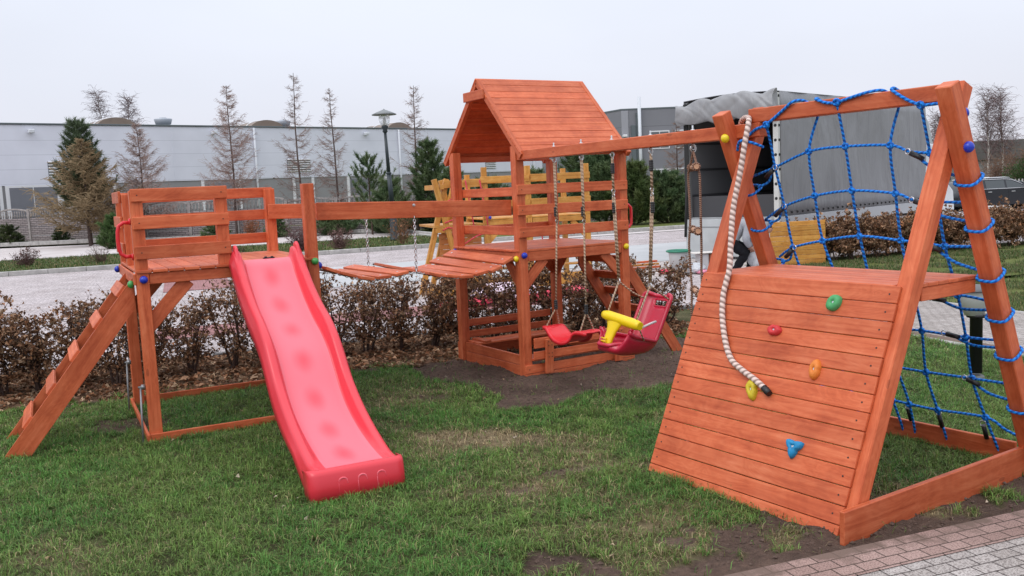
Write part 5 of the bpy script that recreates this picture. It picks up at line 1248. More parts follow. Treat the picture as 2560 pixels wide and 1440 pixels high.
# ------------------------------------------------------------------ buildings
def panel_mat(name, col, seam, pitch=.88, off=.10, vary=.06):
    m, nt, b = new_mat(name); setb(b, .5, .35); t = nt.nodes.new('ShaderNodeTexCoord'); s_ = nt.nodes.new('ShaderNodeSeparateXYZ'); nt.links.new(t.outputs['Object'], s_.inputs[0])
    fr = math_(nt, 'FRACT', math_(nt, 'DIVIDE', math_(nt, 'ADD', s_.outputs['Z'], off), pitch)); k = math_(nt, 'LESS_THAN', fr, .028)
    n = N(nt, 'ShaderNodeTexNoise', Scale=.5, Detail=4); nt.links.new(t.outputs['Object'], n.inputs['Vector']); r = ramp(nt, n.outputs[0], [(.3, tuple(c * (1 - vary) for c in col)), (.7, tuple(c * (1 + vary) for c in col))])
    nt.links.new(mix(nt, k, r.outputs[0], seam), b.inputs['Base Color']); return m
def glass_mat(name, col=(.10, .11, .12)):
    m, nt, b = new_mat(name); b.inputs['Base Color'].default_value = (*col, 1); setb(b, .12, .6); return m
GL = glass_mat('window_glass'); WH = plain('white_frame', (.70, .70, .72), .5); FL = plain('dark_flashing', (.10, .12, .13), .5); PIPE = plain('pale_pipe', (.62, .64, .68), .45)
ab = atan2(23, 25.7); HB = empty('warehouse', (-30.3, 55, 0), ab, 'long pale grey metal clad hall with arched skylights behind the trees', 'building')
PAL = panel_mat('pale_cladding', (.68, .69, .77), (.50, .51, .58), .885, .05); LOW = panel_mat('grey_cladding', (.27, .265, .27), (.21, .21, .215), .95, .2); GREYW = plain('grey_pane', (.17, .175, .20), .4, .5, 0, .08, 1)
MB().box(-12, 62, 0, 30, 3.42, 7.1, b=.02).build('wall', PAL, HB); MB().box(-12, 62, .06, 30, -.1, 3.42, b=.02).build('base_wall', LOW, HB)
MB().box(-12.05, 62.05, -.08, 30, 7.1, 7.2, b=.02).build('roof', FL, HB)
for x, z0 in ((16.45, 0), (29.05, 0), (44, 0)): MB().tube([(x, -.12, 7.05), (x, -.12, z0)], .075, 8).build('drainpipe', PIPE, HB)
MB().box(10.5, 10.62, -.015, .0, 3.45, 7.08, b=.002).build('wall_joint', PAL, HB)
for x0, x1, z0, z1 in ((2.6, 5.3, 3.86, 4.86), (18.95, 20.9, 3.86, 4.8), (38.2, 39.4, 3.75, 4.65), (51, 53, 3.8, 4.7)):
    mb = MB().box(x0, x1, -.01, .02, z0, z1, b=.002); o = mb.build('louvre', FL, HB)
    mb = MB()
    for k in range(6): zz = z0 + .06 + (z1 - z0 - .1) * k / 5; mb.beam((x0 + .03, -.05, zz), (x1 - .03, -.05, zz), .09, .07, (0, 1, .6), b=.003)
    mb.build('louvre_blade', WH, o)
for x in (1.8, 13.4, 25.9, 37): mb = MB().box(x - .17, x + .17, -.42, -.08, 6.58, 6.80, b=.03); mb.box(x - .05, x + .05, -.1, 0, 6.62, 6.72); mb.build('wall_lamp', PIPE, HB)
for x0, x1 in ((-4.5, -2.6), (-2.2, -.25), (.28, 3.0), (3.3, 6.4)):
    f = MB().box(x0 - .18, x1 + .18, -.03, .05, .3, 3.42, b=.005).build('window', WH, HB)
    n = 2; w = (x1 - x0) / n
    for k in range(n): MB().box(x0 + k * w + .03, x0 + (k + 1) * w - .03, -.05, -.028, .4, 3.30, b=.003).build('pane', GREYW if x0 > 0 else GL, f)
for x in (12.3, 15.0, 19.3, 20.9, 24.0, 27.5, 33): MB().box(x, x + .22, -.02, .055, 0, 3.4, b=.004).build('door_frame', WH, HB)
for x in (12.8, 24.4): MB().box(x, x + 1.9, -.005, .055, 0, 3.2, b=.004).build('door', GREYW, HB)
BRN = plain('brown_polycarbonate', (.22, .165, .13), .5, .4, 0, .1, 2)
for x0, x1 in ((6.66, 9.43), (17.73, 20.61), (30.1, 32.7), (43, 45.6), (-5, -2.4)):
    cx, hw3 = (x0 + x1) / 2, (x1 - x0) / 2; mb = MB(); arc_ = [(cx + hw3 * cos(t), 7.15 + .78 * sin(t)) for t in np.linspace(pi, 0, 15)]
    mb.prism([(a, 3.0, b_) for a, b_ in arc_], (0, 16, 0)); o = mb.build('skylight', BRN, HB, fixn=True)
    mb = MB()
    for k in range(9): mb.tube([(a * 1.0 + (a - cx) * .01, 3.9 + k * 1.6, b_ + .02) for a, b_ in arc_], .045, 4)
    mb.build('skylight_rib', WH, o)
VT = plain('vent_metal', (.42, .45, .50), .5, .5, .3)
for x in (11.6, 21.0): MB().lathe((x, 4, 7.1), [(.40, 0), (.40, .45), (.52, .48), (.62, .82), (.60, .86), (.25, .88), (.25, .95), (.1, .96)], 18).build('roof_vent', VT, HB)

DK = panel_mat('dark_cladding', (.19, .19, .21), (.13, .13, .145), 1.42, .2); OB = empty('office_building', (7.65, 60, 0), radians(3), 'dark grey two storey office block with white framed windows beyond the pines', 'building')
MB().prism([(0, 0, 0), (8.5, 0, 0), (8.5, 12, 0), (-4.2, 12, 0), (-4.2, 9.5, 0)], (0, 0, 6.62)).build('wall', DK, OB, fixn=True)
MB().prism([(-.02, -.03, 6.60), (8.55, -.03, 6.60), (8.55, 12, 6.60), (-4.25, 12, 6.60), (-4.25, 9.5, 6.60)], (0, 0, .09)).build('roof', FL, OB, fixn=True)
MB().box(.0, .45, -.05, .1, 0, 6.55, b=.01).build('corner_trim', panel_mat('pale_trim', (.30, .30, .33), (.3, .3, .33)), OB)
MB().tube([(1.15, -.25, 1), (1.15, -.25, 7.4)], .11, 12).build('chimney_flue', PIPE, OB); MB().box(.62, .92, -.12, .0, .0, 5.6, b=.01).build('dark_duct', FL, OB); MB().box(.95, 1.1, -.12, 0, 0, 6.4, b=.01).build('drainpipe', FL, OB)
for x0, x1, z0, z1 in ((1.85, 3.15, 4.0, 5.18), (3.55, 4.8, 4.0, 5.18), (1.9, 3.15, 1.0, 2.7), (3.5, 4.8, 1.0, 2.7), (5.3, 6.6, 4.0, 5.18)):
    f = MB().box(x0, x1, -.04, .02, z0, z1, b=.004).build('window', WH, OB); w = (x1 - x0 - .08) / 2
    for k in range(2): MB().box(x0 + .06 + k * (w + .0), x0 + .06 + (k + 1) * w - .05, -.055, -.035, z0 + .07, z1 - .07, b=.003).build('pane', GL, f)
mb = MB().box(.02, .28, -.5, -.1, 4.85, 5.0, b=.02); mb.build('wall_lamp', WH, OB)
FB = empty('far_building', (33.5, 76, 0), 0, 'low grey block half hidden by birches at the right edge', 'building')
MB().box(0, 16, 0, 10, -.2, 2.4, b=.02).build('wall', panel_mat('dull_render', (.22, .21, .205), (.19, .18, .18), 3, 0, .2), FB)
MB().box(3.6, 16, -.2, 10, 2.4, 4.0, b=.02).build('upper_wall', panel_mat('dark_render', (.115, .11, .105), (.09, .09, .09), 3, 0, .2), FB); MB().box(-.5, 3.5, -.3, 10, 2.4, 2.75, b=.02).build('roof', panel_mat('pale_roof', (.35, .34, .33), (.3, .3, .3)), FB)
for x in (4.6, 7.5): MB().box(x, x + .6, -.24, -.18, 2.7, 3.4).build('window', GL, FB)
PF = empty('picket_fence', (31, 52, 0), 0, 'pale picket fence behind the dark car', 'fence'); mb = MB()
for k in range(60): mb.box(-2 + k * .2, -1.92 + k * .2, 0, .03, .05, 1.05, b=.003)
mb.box(-2, 10, .03, .06, .25, .33); mb.box(-2, 10, .03, .06, .8, .88); mb.build('pickets', plain('pale_picket', (.36, .34, .32), .9), PF)

# ------------------------------------------------------------------ street lamp, bollard
IRON = plain('dark_green_iron', (.018, .028, .034), .45, .5, 0)
LP = empty('street_lamp', (-4.42, 34.75, .05), 0, 'dark slender street lamp with a wide disc hat and clear lantern', 'street lamp')
lx = -.10
mb = MB().lathe((0, 0, 0), [(.17, 0), (.17, .08), (.14, .12), (.135, 1.25), (.12, 1.32), (.105, 1.36)], 14); mb.build('base', IRON, LP)
MB().tube([(0, 0, 1.3), (lx * .55, 0, 2.55)], [.10, .082], 12).build('post', IRON, LP); MB().tube([(lx * .55, 0, 2.55), (lx, 0, 4.1)], [.072, .055], 12).build('post', IRON, LP)
MB().lathe((lx * .55, 0, 2.52), [(.075, 0), (.105, .03), (.105, .07), (.075, .1)], 14).build('collar', IRON, LP)
MB().lathe((lx, 0, 4.08), [(.05, 0), (.10, .06), (.08, .12), (.13, .22), (.13, .26), (.06, .30)], 14).build('lantern_base', IRON, LP)
gm, gnt, gb = new_mat('clear_lantern'); gb.inputs['Base Color'].default_value = (.85, .87, .88, 1); setb(gb, .08, .5); gb.inputs['Transmission Weight'].default_value = .75; gb.inputs['Alpha'].default_value = .55
MB().lathe((lx, 0, 4.36), [(.15, 0), (.215, .22), (.205, .40), (.10, .44)], 18).build('lantern_glass', gm, LP)
MB().lathe((lx, 0, 4.36), [(.05, 0), (.06, .18), (.03, .30)], 10).build('lamp_bulb', plain('lamp_white', (.7, .7, .68), .4), LP)
MB().lathe((lx, 0, 4.76), [(.46, 0), (.47, .02), (.30, .10), (.12, .17), (.04, .20), (.0, .24)], 28).build('lamp_hat', plain('hat_grey', (.20, .21, .215), .5, .5, .3), LP)
BL = empty('bollard_light', (3.91, 7.57, 0), 0, 'black garden bollard light with white cone diffuser, standing on grass beside the climbing net', 'bollard light')
MB().lathe((0, 0, -.02), [(.075, 0), (.075, .03), (.055, .05)], 16).build('base', plain('bollard_grey', (.12, .12, .125), .6), BL)
MB().lathe((0, 0, .05), [(.050, 0), (.050, .47), (.075, .475), (.085, .50)], 20).build('post', plain('bollard_black', (.016, .016, .018), .5), BL)
MB().lathe((-.02, 0, .545), [(.075, 0), (.135, .19), (.14, .205)], 26).build('diffuser', plain('opal_white', (.72, .74, .76), .35), BL)
MB().lathe((-.02, 0, .752), [(.165, 0), (.17, .008), (.135, .03), (.05, .05), (.0, .055)], 28).build('cap', plain('cap_grey', (.10, .10, .105), .5), BL)

# ------------------------------------------------------------------ truck
TK = empty('truck', (5.79, 19.5, 0), radians(45.2), 'grey tarpaulin box truck with its rear opened and flap rolled up, white cab', 'truck')
def tarp_mat(name, col):
    m, nt, b = new_mat(name); setb(b, .42, .45); t = nt.nodes.new('ShaderNodeTexCoord')
    mp = N(nt, 'ShaderNodeMapping'); mp.inputs['Scale'].default_value = (1.6, 1.6, .5); nt.links.new(t.outputs['Object'], mp.inputs[0])
    n = N(nt, 'ShaderNodeTexNoise', Scale=1.4, Detail=5, Roughness=.55, Distortion=1.0); nt.links.new(mp.outputs[0], n.inputs['Vector'])
    r = ramp(nt, n.outputs[0], [(.3, tuple(c * .88 for c in col)), (.7, tuple(c * 1.1 for c in col))]); nt.links.new(r.outputs[0], b.inputs['Base Color']); bump(nt, b, n.outputs[0], .55, .10); return m
TARP = tarp_mat('grey_tarpaulin', (.225, .225, .24)); TARPI = plain('shaded_tarpaulin_inside', (.035, .035, .038), .8); ALU = plain('worn_aluminium', (.40, .41, .42), .5, .5, .3, .15, 4); WCAB = plain('white_paint', (.68, .69, .71), .3); RUB = plain('rubber', (.02, .02, .02), .8)
TL, TW, TH = 8.3, 2.31, 3.62
# side skin as a gently billowing sheet
def tarp_sheet(name, fn, nu, nv, mat, th=.012):
    mb = MB(); mb.grid([[fn(i / nu, j / nv) for j in range(nv + 1)] for i in range(nu + 1)], None); return mb.build(name, mat, TK, solid=th)
def bil(u, v): return .010 * sin(u * 17 + v * 3) * sin(v * pi) + .03 * sin(u * 7 + 1.3 * v) * sin(v * pi) + .006 * sin(u * 41 + 7 * v)
tarp_sheet('side_tarpaulin', lambda u, v: (.09 + u * (TL - .09), -.01 - bil(u, v), .93 + v * (TH - .95)), 90, 10, TARP); tarp_sheet('side_tarpaulin', lambda u, v: (u * TL, TW + .01 + bil(u, v), .93 + v * (TH - .95)), 40, 6, TARP)
tarp_sheet('roof_tarpaulin', lambda u, v: (u * TL, -.02 + v * (TW + .04), TH - .02 + .05 * sin(v * pi) - .035 * abs(sin(u * 9.4)) * sin(v * pi)), 60, 8, TARP)
MB().box(0.6, TL - .1, .03, .05, .95, TH - .1).build('inner_wall', TARPI, TK); MB().box(0.0, TL - .1, TW - .05, TW - .02, .95, TH - .05).build('inner_wall', plain('lit_tarpaulin_inside', (.17, .17, .18), .7), TK); MB().box(TL - .05, TL, .0, TW, .9, TH - .05).build('front_wall', ALU, TK)  # opening light and inside shade put into the two inner wall colours
for z in (1.42, 2.02, 2.62): MB().box(.05, TL - .2, TW - .08, TW - .051, z, z + .05).build('inner_slat', plain('inner_slat_grey', (.05, .05, .055), .7), TK)
for x in (.0, 2.6, 5.2): MB().box(x, x + .09, TW - .10, TW - .02, .95, TH - .05).build('inner_post', plain('dull_post', (.16, .16, .16), .6), TK)
mb = MB().box(-.0, TL, .0, TW, .83, .94); mb.build('floor', ALU, TK); MB().box(.05, TL, -.03, -.012, .66, .93).build('side_board', plain('side_board_paint', (.42, .43, .45), .5), TK)
MB().box(.0, TL, .35, .5, .55, .82).build('chassis_beam', RUB, TK); MB().box(.0, TL, 1.8, 1.95, .55, .82).build('chassis_beam', RUB, TK)
# rear frame with eyelets
mb = MB().box(-.02, .08, -.03, .09, .6, TH - .05, b=.01)
for k in range(9): mb.lathe((.03, -.031, 1.02 + k * .31), [(.032, 0), (.030, .006), (.014, .007), (.012, .001)], 10, (0, -1, 0), 1)
for k in range(9): mb.lathe((-.021, .03, 1.02 + k * .31), [(.034, 0), (.030, .006), (.026, .007)], 10, (-1, 0, 0), 1)
mb.build('rear_post', [plain('post_pale', (.58, .58, .56), .6), RUB], TK); MB().box(-.02, .08, TW - .09, TW + .03, .6, TH - .08, b=.01).build('rear_post', RUB, TK); MB().box(-.02, .06, .09, TW - .09, TH - .22, TH - .06).build('rear_header', RUB, TK)
STP = [c for c in TK.children if c.name.startswith('side_tarpaulin')][0]
for k in range(32): MB().lathe((.3 + k * .25, -.03, 1.01), [(.028, 0), (.026, .012), (.01, .03)], 8, (0, -1, 0)).build('eyelet', RUB, STP)
# dark lower door leaf, tail lift board hanging down
MB().box(.10, .14, .1, TW - .1, .94, 1.42).build('rear_door', plain('rear_door_dark', (.05, .05, .055), .6), TK)
mb = MB().box(-.10, -.04, .12, TW - .02, .06, .90, b=.01); mb.build('tail_board', plain('tail_board_grey', (.44, .46, .47), .55, .4, 0, .12, 2), TK); MB().box(-.112, -.10, .14, TW - .04, .72, .74).build('tail_board_rib', plain('rib', (.25, .26, .27), .5), TK)
MB().tube([(-.10, TW - .1, 2.0), (-.12, TW - .02, .5)], .03, 8).build('strap', RUB, TK)
# rolled up flap: crumpled thick sheet folded over the header
def crump(u, v):
    y = -.06 + u * (TW + .14); t = v * 2 * pi; ry = .19 + .05 * sin(u * 5 + 1) + .03 * sin(u * 13); z0 = 3.33 - .05 * u + .03 * sin(u * 3.1)
    w_ = 1 + .10 * (abs(sin(u * 37 + t * 4 + sin(u * 9))) - .5) + .16 * sin(u * 9 + t * 2) + .20 * (abs(sin(u * 11.5 - t * 1.5)) - .5) + .14 * (abs(sin(u * 21 + t * 2.5)) - .5)
    rz = (.25 + .03 * sin(u * 4.2 + .4)) * (1.05 - .15 * abs(u - .5)) * (1 + .28 * (abs(sin(u * 12 + t * 1.0)) - .5))
    return (-.13 + ry * .55 * cos(t) * w_ - .03, y + .03 * sin(t * 3 + u * 9), z0 + rz * sin(t) * (1 + .10 * sin(u * 17 + t)))
mb = MB(); nu, nv = 130, 48; Pc_ = [[crump(i / nu, j / nv) for j in range(nv + 1)] for i in range(nu + 1)]; mb.grid(Pc_, None)
for e_ in (0, nu): mb.face([len(mb.v) + k for k in range(nv)]); mb.v += [tuple(p) for p in Pc_[e_][:nv]]
mb.build('rolled_flap', tarp_mat('light_tarpaulin', (.27, .27, .28)), TK)
def wheel(parent, c, r, w, ax=(0, 1, 0), rimc=ALU):
    c = Vector(c); a = Vector(ax); t = MB().lathe(c - a * w / 2, [(r * .62, 0), (r * .93, .01), (r, w * .18), (r, w * .82), (r * .93, w - .01), (r * .62, w)], 26, a).build('wheel', RUB, parent)
    for s_ in (-1, 1):
        mb = MB(); q = c + a * (s_ * (w / 2 - .015)); mb.lathe(q, [(r * .62, 0), (r * .60, .02), (r * .54, .005), (r * .2, .018), (r * .12, .03)], 22, a * s_)
        b1 = a.cross(Vector((0, 0, 1))).normalized(); b2 = Vector((0, 0, 1))
        for k in range(10): an = 2 * pi * k / 10; d = b1 * cos(an) + b2 * sin(an); mb.tube([q + d * r * .14 + a * s_ * .022, q + d * r * .58 + a * s_ * .018], .018, 5)
        if s_ == (-1 if a.y > 0 else 1) or True: mb.build('rim', rimc, t)
for x in (1.9, 7.9 + 1.35):
    for y in (.18, TW - .18): wheel(TK, (x, y, .42), .42, .28)
CBZ = 2.45
cabp = [(8.45, .55), (8.45, CBZ), (8.7, CBZ + .10), (9.5, CBZ + .05), (10.0, 2.1), (10.35, 1.35), (10.75, 1.15), (10.85, .55)]
mb = MB().prism([(x, .06, z) for x, z in cabp], (0, TW - .12, 0)); cb_ = mb.build('cab', WCAB, TK, fixn=True); bv = cb_.modifiers.new('b', 'BEVEL'); bv.width = .05; bv.segments = 2
MB().prism([(9.0, .045, 1.35), (9.0, .045, 2.15), (9.55, .045, 2.12), (9.95, .045, 1.80), (10.15, .045, 1.35)], (0, .03, 0)).build('side_window', plain('cab_glass', (.02, .035, .03), .12), cb_, fixn=True)
MB().prism([(10.05, .1, 2.06), (10.38, .1, 1.38), (10.38, TW - .1, 1.38), (10.05, TW - .1, 2.06)], (.01, 0, .01)).build('windscreen', GL, cb_, fixn=True)
MB().box(9.96, 10.06, -.10, .05, 1.45, 1.78, b=.02).build('mirror', RUB, cb_); MB().box(9.05, 9.2, .03, .06, 1.18, 1.23).build('handle', RUB, cb_)
mb = MB().lathe((9.25, .05, .42), [(.52, 0), (.50, .03)], 20, (0, -1, 0)); mb.build('wheel_arch', RUB, cb_)
MB().prism([(8.4, .15, 2.5), (8.42, .15, 3.35), (8.6, .15, 3.42), (9.0, .15, 3.1), (9.3, .15, 2.55)], (0, TW - .3, 0)).build('roof_deflector', plain('deflector', (.36, .40, .41), .4), TK, fixn=True)
for x in (3.2, 6.4): MB().box(x, x + .07, -.045, -.03, .72, .80).build('side_marker', plain('marker_orange', (.7, .15, .03), .4), TK)

# ------------------------------------------------------------------ car
CPNT = plain('dark_metallic_paint', (.022, .024, .030), .22, .6, .3); CHR = plain('chrome_trim', (.75, .76, .78), .2, .5, .9)
CX = 20.75; CY = 38.5; CAR = empty('parked_car', (CX, CY, .0), radians(1.5), 'dark grey estate car with chrome window trim parked beyond the brown hedge', 'car')
low = [(-2.36, .30), (-2.40, .62), (-2.33, .93), (-1.6, .98), (.55, .97), (1.35, .93), (2.05, .80), (2.36, .62), (2.40, .34), (2.2, .22), (-2.2, .22)]
up_ = [(-2.30, .93), (-2.05, 1.30), (-1.75, 1.42), (-.9, 1.475), (-.1, 1.475), (.25, 1.44), (.62, 1.27), (1.22, .95)]
def car_loft(prof, name, w0, taper, mat, parent):
    n = len(prof); zs = [z for _, z in prof]; rows = []
    for s_ in (-1, -.96, -.8, 0, .8, .96, 1):
        k = 1 - .10 * max(0, (abs(s_) - .8) / .2) ** 2; row = []
        cx = sum(x for x, _ in prof) / n; cz = sum(zs) / n
        for x, z in prof: tw_ = w0 - taper * max(0, z - .95); row.append((cx + (x - cx) * (1 - .03 * max(0, abs(s_) - .8) * 5), s_ * tw_, cz + (z - cz) * (1 - .05 * max(0, (abs(s_) - .8) * 5))))
        rows.append(row + [row[0]])
    mb = MB(); mb.grid(rows, None)
    for r_ in (rows[0][:-1], rows[-1][:-1][::-1]): b0 = len(mb.v); mb.v += r_; mb.face(range(b0, b0 + len(r_)))
    return mb.build(name, mat, parent, fixn=True)
body = car_loft(low, 'body', .90, 0, CPNT, CAR); cabn = car_loft(up_, 'cabin', .86, .42, CPNT, CAR)
def side_poly(pts, name, mat, t, off, par):
    for sy in (-1, 1):
        P_ = [(x, sy * (.86 - .42 * max(0, z - .95) + off), z) for x, z in pts]; mb = MB().prism(P_, (0, sy * t, 0)); mb.build(name, mat, par, fixn=True)
CGL = glass_mat('car_glass', (.05, .06, .065))
for pts in ([(-.05, .99), (-.05, 1.36), (.18, 1.35), (.50, 1.20), (.86, 1.0)], [(-1.0, 1.0), (-1.0, 1.37), (-.14, 1.365), (-.14, .99)], [(-2.02, 1.02), (-1.86, 1.27), (-1.62, 1.33), (-1.10, 1.365), (-1.10, 1.0)]): side_poly(pts, 'side_window', CGL, .012, .0, CAR)
for sy in (-1, 1):
    arcp = [(-2.1, 1.02), (-1.92, 1.30), (-1.62, 1.385), (-1.0, 1.42), (-.1, 1.415), (.22, 1.385), (.54, 1.24), (.96, .99), (-2.1, .985)]
    MB().tube([(x, sy * (.872 - .42 * max(0, z - .95)), z) for x, z in arcp], .016, 6, closed=True).build('chrome_trim', CHR, CAR)
    MB().tube([(x, sy * .66, z) for x, z in [(-1.8, 1.44), (-.9, 1.50), (-.1, 1.50), (.15, 1.47)]], .022, 6).build('roof_rail', CHR, CAR)
    mb = MB().ball((.82, sy * .98, 1.02), .09, sq=(.7, 1.2, .8)); mb.build('mirror', CPNT, CAR)
    for x in (.12, -.95): MB().box(x, x + .17, sy * .905 - .012, sy * .905 + .012, .83, .855).build('door_handle', CHR, CAR)
    MB().box(2.15, 2.36, sy * .84 - .05, sy * .84 + .04, .62, .74, b=.03).build('headlight', GL, CAR)
    for x in (-1.42, 1.42):
        wheel(CAR, (x, sy * .80, .33), .33, .22, (0, 1, 0)); mb = MB(); mb.lathe((x, sy * .865, .34), [(.39, 0), (.385, .045)], 24, (0, sy, 0)); mb.build('wheel_arch', RUB, CAR)
    for x in (.0, -1.05, 1.1): MB().box(x - .006, x + .006, sy * .903 - .004, sy * .903 + .004, .35, .96, b=.001).build('door_gap', RUB, CAR)
for sx2 in (1,): MB().prism([(.66, -.70, 1.275), (1.22, -.80, .985), (1.22, .80, .985), (.66, .70, 1.275)], (.012, 0, .02)).build('windscreen', glass_mat('windscreen_glass', (.22, .25, .26)), CAR, fixn=True)

# ------------------------------------------------------------------ crouching worker with a plastic bag
PS = empty('person', (4.28, 17.0, 0), radians(-8), 'person in grey hoodie and black trousers bending over behind the climbing frame', 'person')
def skin(name, verts, edges, radii, mat, parent, sub=2, root=0):
    me = bpy.data.meshes.new(name); me.from_pydata(verts, edges, []); me.materials.append(mat); o = bpy.data.objects.new(name, me); COL.objects.link(o); o.parent = parent
    m = o.modifiers.new('skin', 'SKIN'); m.use_smooth_shade = True; o.modifiers.new('sub', 'SUBSURF').levels = sub; o.modifiers['sub'].render_levels = sub
    for i, v in enumerate(me.skin_vertices[0].data): r = radii[i]; v.radius = r if isinstance(r, tuple) else (r, r); v.use_root = (i == root)
    return o
SKIN = plain('skin', (.42, .22, .16), .55, .4); HOOD = plain('grey_hoodie', (.31, .32, .35), .9, .1, 0, .12, 9, .3, 14); TRO = plain('black_trousers', (.012, .012, .015), .85, .1, 0, .3, 9)
J = {'sp2': (-.13, 0, .74), 'pel2': (-.15, 0, .70), 'pel': (-.14, 0, .66), 'sp': (-.08, 0, .81), 'ch': (.14, 0, .91), 'nk': (.34, 0, .94), 'hd': (.46, 0, .92), 'hd2': (.57, 0, .86), 'ls': (.19, -.19, .88), 'le': (.11, -.27, .66), 'lw': (.20, -.20, .51), 'rs': (.19, .19, .88), 're': (.26, .24, .70), 'rw': (.26, .08, .50),
     'lh': (-.14, -.10, .62), 'lk': (.10, -.14, .38), 'la': (-.08, -.12, .07), 'lt': (.08, -.13, .03), 'rh': (-.14, .10, .62), 'rk': (.28, .14, .38), 'ra': (.22, .13, .07), 'rt': (.38, .14, .03)}
def sk(names, edges, radii, name, mat, par, root=0): ix = {n: i for i, n in enumerate(names)}; return skin(name, [J[n] for n in names], [(ix[a], ix[b]) for a, b in edges], radii, mat, par, 2, root)
bodyo = sk(['pel', 'sp', 'ch', 'nk', 'hd', 'hd2', 'ls', 'le', 'lw', 'rs', 're', 'rw', 'lh', 'lk', 'la', 'lt', 'rh', 'rk', 'ra', 'rt'],
   [('pel', 'sp'), ('sp', 'ch'), ('ch', 'nk'), ('nk', 'hd'), ('hd', 'hd2'), ('ch', 'ls'), ('ls', 'le'), ('le', 'lw'), ('ch', 'rs'), ('rs', 're'), ('re', 'rw'), ('pel', 'lh'), ('lh', 'lk'), ('lk', 'la'), ('la', 'lt'), ('pel', 'rh'), ('rh', 'rk'), ('rk', 'ra'), ('ra', 'rt')],
   [.08, .08, .10, .055, .085, .080, .06, .04, .03, .06, .04, .03, .08, .055, .035, .035, .08, .055, .035, .035], 'body', SKIN, PS)
def chain_skin(name, pts, rad, mat, par): return skin(name, pts, [(i, i + 1) for i in range(len(pts) - 1)], rad, mat, par, 2)
hood = sk(['sp', 'ch', 'nk', 'hd', 'hd2', 'ls', 'le', 'lw', 'rs', 're', 'rw', 'pel2'], [('sp', 'ch'), ('ch', 'nk'), ('nk', 'hd'), ('hd', 'hd2'), ('ch', 'ls'), ('ls', 'le'), ('le', 'lw'), ('ch', 'rs'), ('rs', 're'), ('re', 'rw'), ('pel2', 'sp')],
   [(.18, .17), (.20, .175), .125, .145, .125, .105, .075, .052, .105, .075, .052, .175], 'hoodie', HOOD, bodyo)
mb = MB().ball((-.14, 0, .68), .17, 18, 12, sq=(.92, 1.0, .95))
for s_ in ('l', 'r'):
    pl3 = crm([tuple(Vector(J[s_ + 'h']) + Vector((-.02, 0, .02))), J[s_ + 'h'], tuple((Vector(J[s_ + 'h']) + Vector(J[s_ + 'k'])) / 2), J[s_ + 'k'], tuple((Vector(J[s_ + 'k']) + Vector(J[s_ + 'a'])) / 2), J[s_ + 'a']], 5)
    mb.tube(pl3, [.125 - .062 * (k / (len(pl3) - 1)) + .006 * sin(k * 1.9) for k in range(len(pl3))], 14)
tro = mb.build('trousers', TRO, bodyo)
for s_ in ('l', 'r'):
    a = Vector(J[s_ + 'a']); chain_skin('shoe', [tuple(a + Vector((-.05, 0, -.025))), tuple(a + Vector((.06, 0, -.03))), tuple(a + Vector((.17, 0, -.04)))], [.045, .048, .035], RUB, bodyo)
fcm = MB().ball((.575, 0, .825), .070, sq=(.8, 1, 1.1)); fcm.ball((.632, 0, .81), .015)
for yy in (-.025, .025): fcm.ball((.628, yy, .838), .009, mi=1)
fcm.build('face', [SKIN, DARKM], bodyo); MB().ball((.570, 0, .865), .075, sq=(.8, 1, .55)).build('hair', plain('dark_hair', (.02, .014, .01), .8), bodyo)
hnd = []
for s_, tgt in (('l', (.28, -.02, .42)), ('r', (.31, .03, .42))):
    w_ = Vector(J[s_ + 'w']); t_ = Vector(tgt); d = (t_ - w_).normalized(); sd_ = d.cross(Vector((0, 0, 1))).normalized(); pm = w_ + d * .09
    vs = [w_, w_ + d * .05, pm]; ed = [(0, 1), (1, 2)]; rr = [.030, (.038, .024), (.040, .022)]
    for k, l_ in enumerate((.062, .072, .068, .052)):
        o_ = sd_ * (k - 1.5) * .021; b0 = len(vs); vs += [pm + o_ + d * .015, pm + o_ + d * (.015 + l_ * .5) + Vector((0, 0, -.012)), pm + o_ + d * (.01 + l_ * .8) + Vector((0, 0, -.04))]; ed += [(2, b0), (b0, b0 + 1), (b0 + 1, b0 + 2)]; rr += [.0105, .0095, .0085]
    b0 = len(vs); sg = 1 if s_ == 'l' else -1; vs += [w_ + d * .045 + sd_ * .036 * -sg, w_ + d * .085 + sd_ * .056 * -sg + Vector((0, 0, -.012))]; ed += [(1, b0), (b0, b0 + 1)]; rr += [.014, .0105]
    skin('hand', [tuple(v) for v in vs], ed, rr, SKIN, bodyo, 2)
pbm, pnt, pb = new_mat('clear_plastic_film'); pb.inputs['Base Color'].default_value = (.62, .64, .68, 1); setb(pb, .25, .6); pb.inputs['Alpha'].default_value = .75
def lump(name, loc, rx, ry, rz, mat, label, cat, seed, neck=0, group=None):
    mb = MB(); n, m = 18, 14; P_ = []
    for i in range(m + 1):
        t = pi * i / m; row = []
        for k in range(n + 1):
            a = 2 * pi * (k % n) / n; r = 1 + .30 * sin(3 * a + seed + 2 * t) * sin(t) + .24 * (abs(sin(3.5 * a + 4 * t + seed * 2)) - .5) * sin(t) + .14 * (abs(sin(6 * a - 7 * t + seed)) - .5)
            if neck and t < .8: r *= .25 + .75 * (t / .8) ** 1.5
            row.append((rx * r * sin(t) * cos(a), ry * r * sin(t) * sin(a), max(0, rz * (1 + cos(t)) * .5 * (1 + .08 * sin(5 * a + seed)))))
        P_.append(row)
    mb.grid(P_, None); o = mb.build(name, mat, None); o.location = loc; return tag(o, label, cat, group)
bgp = PS.matrix_basis; pbag = f2w(((4.28, 17.0, 0), radians(-8)), .31, 0, 0)
lump('plastic_bag', (pbag.x, pbag.y, .10), .11, .09, .34, pbm, 'clear plastic bag held by the bending person in the hoodie', 'plastic bag', 2.0, neck=1)

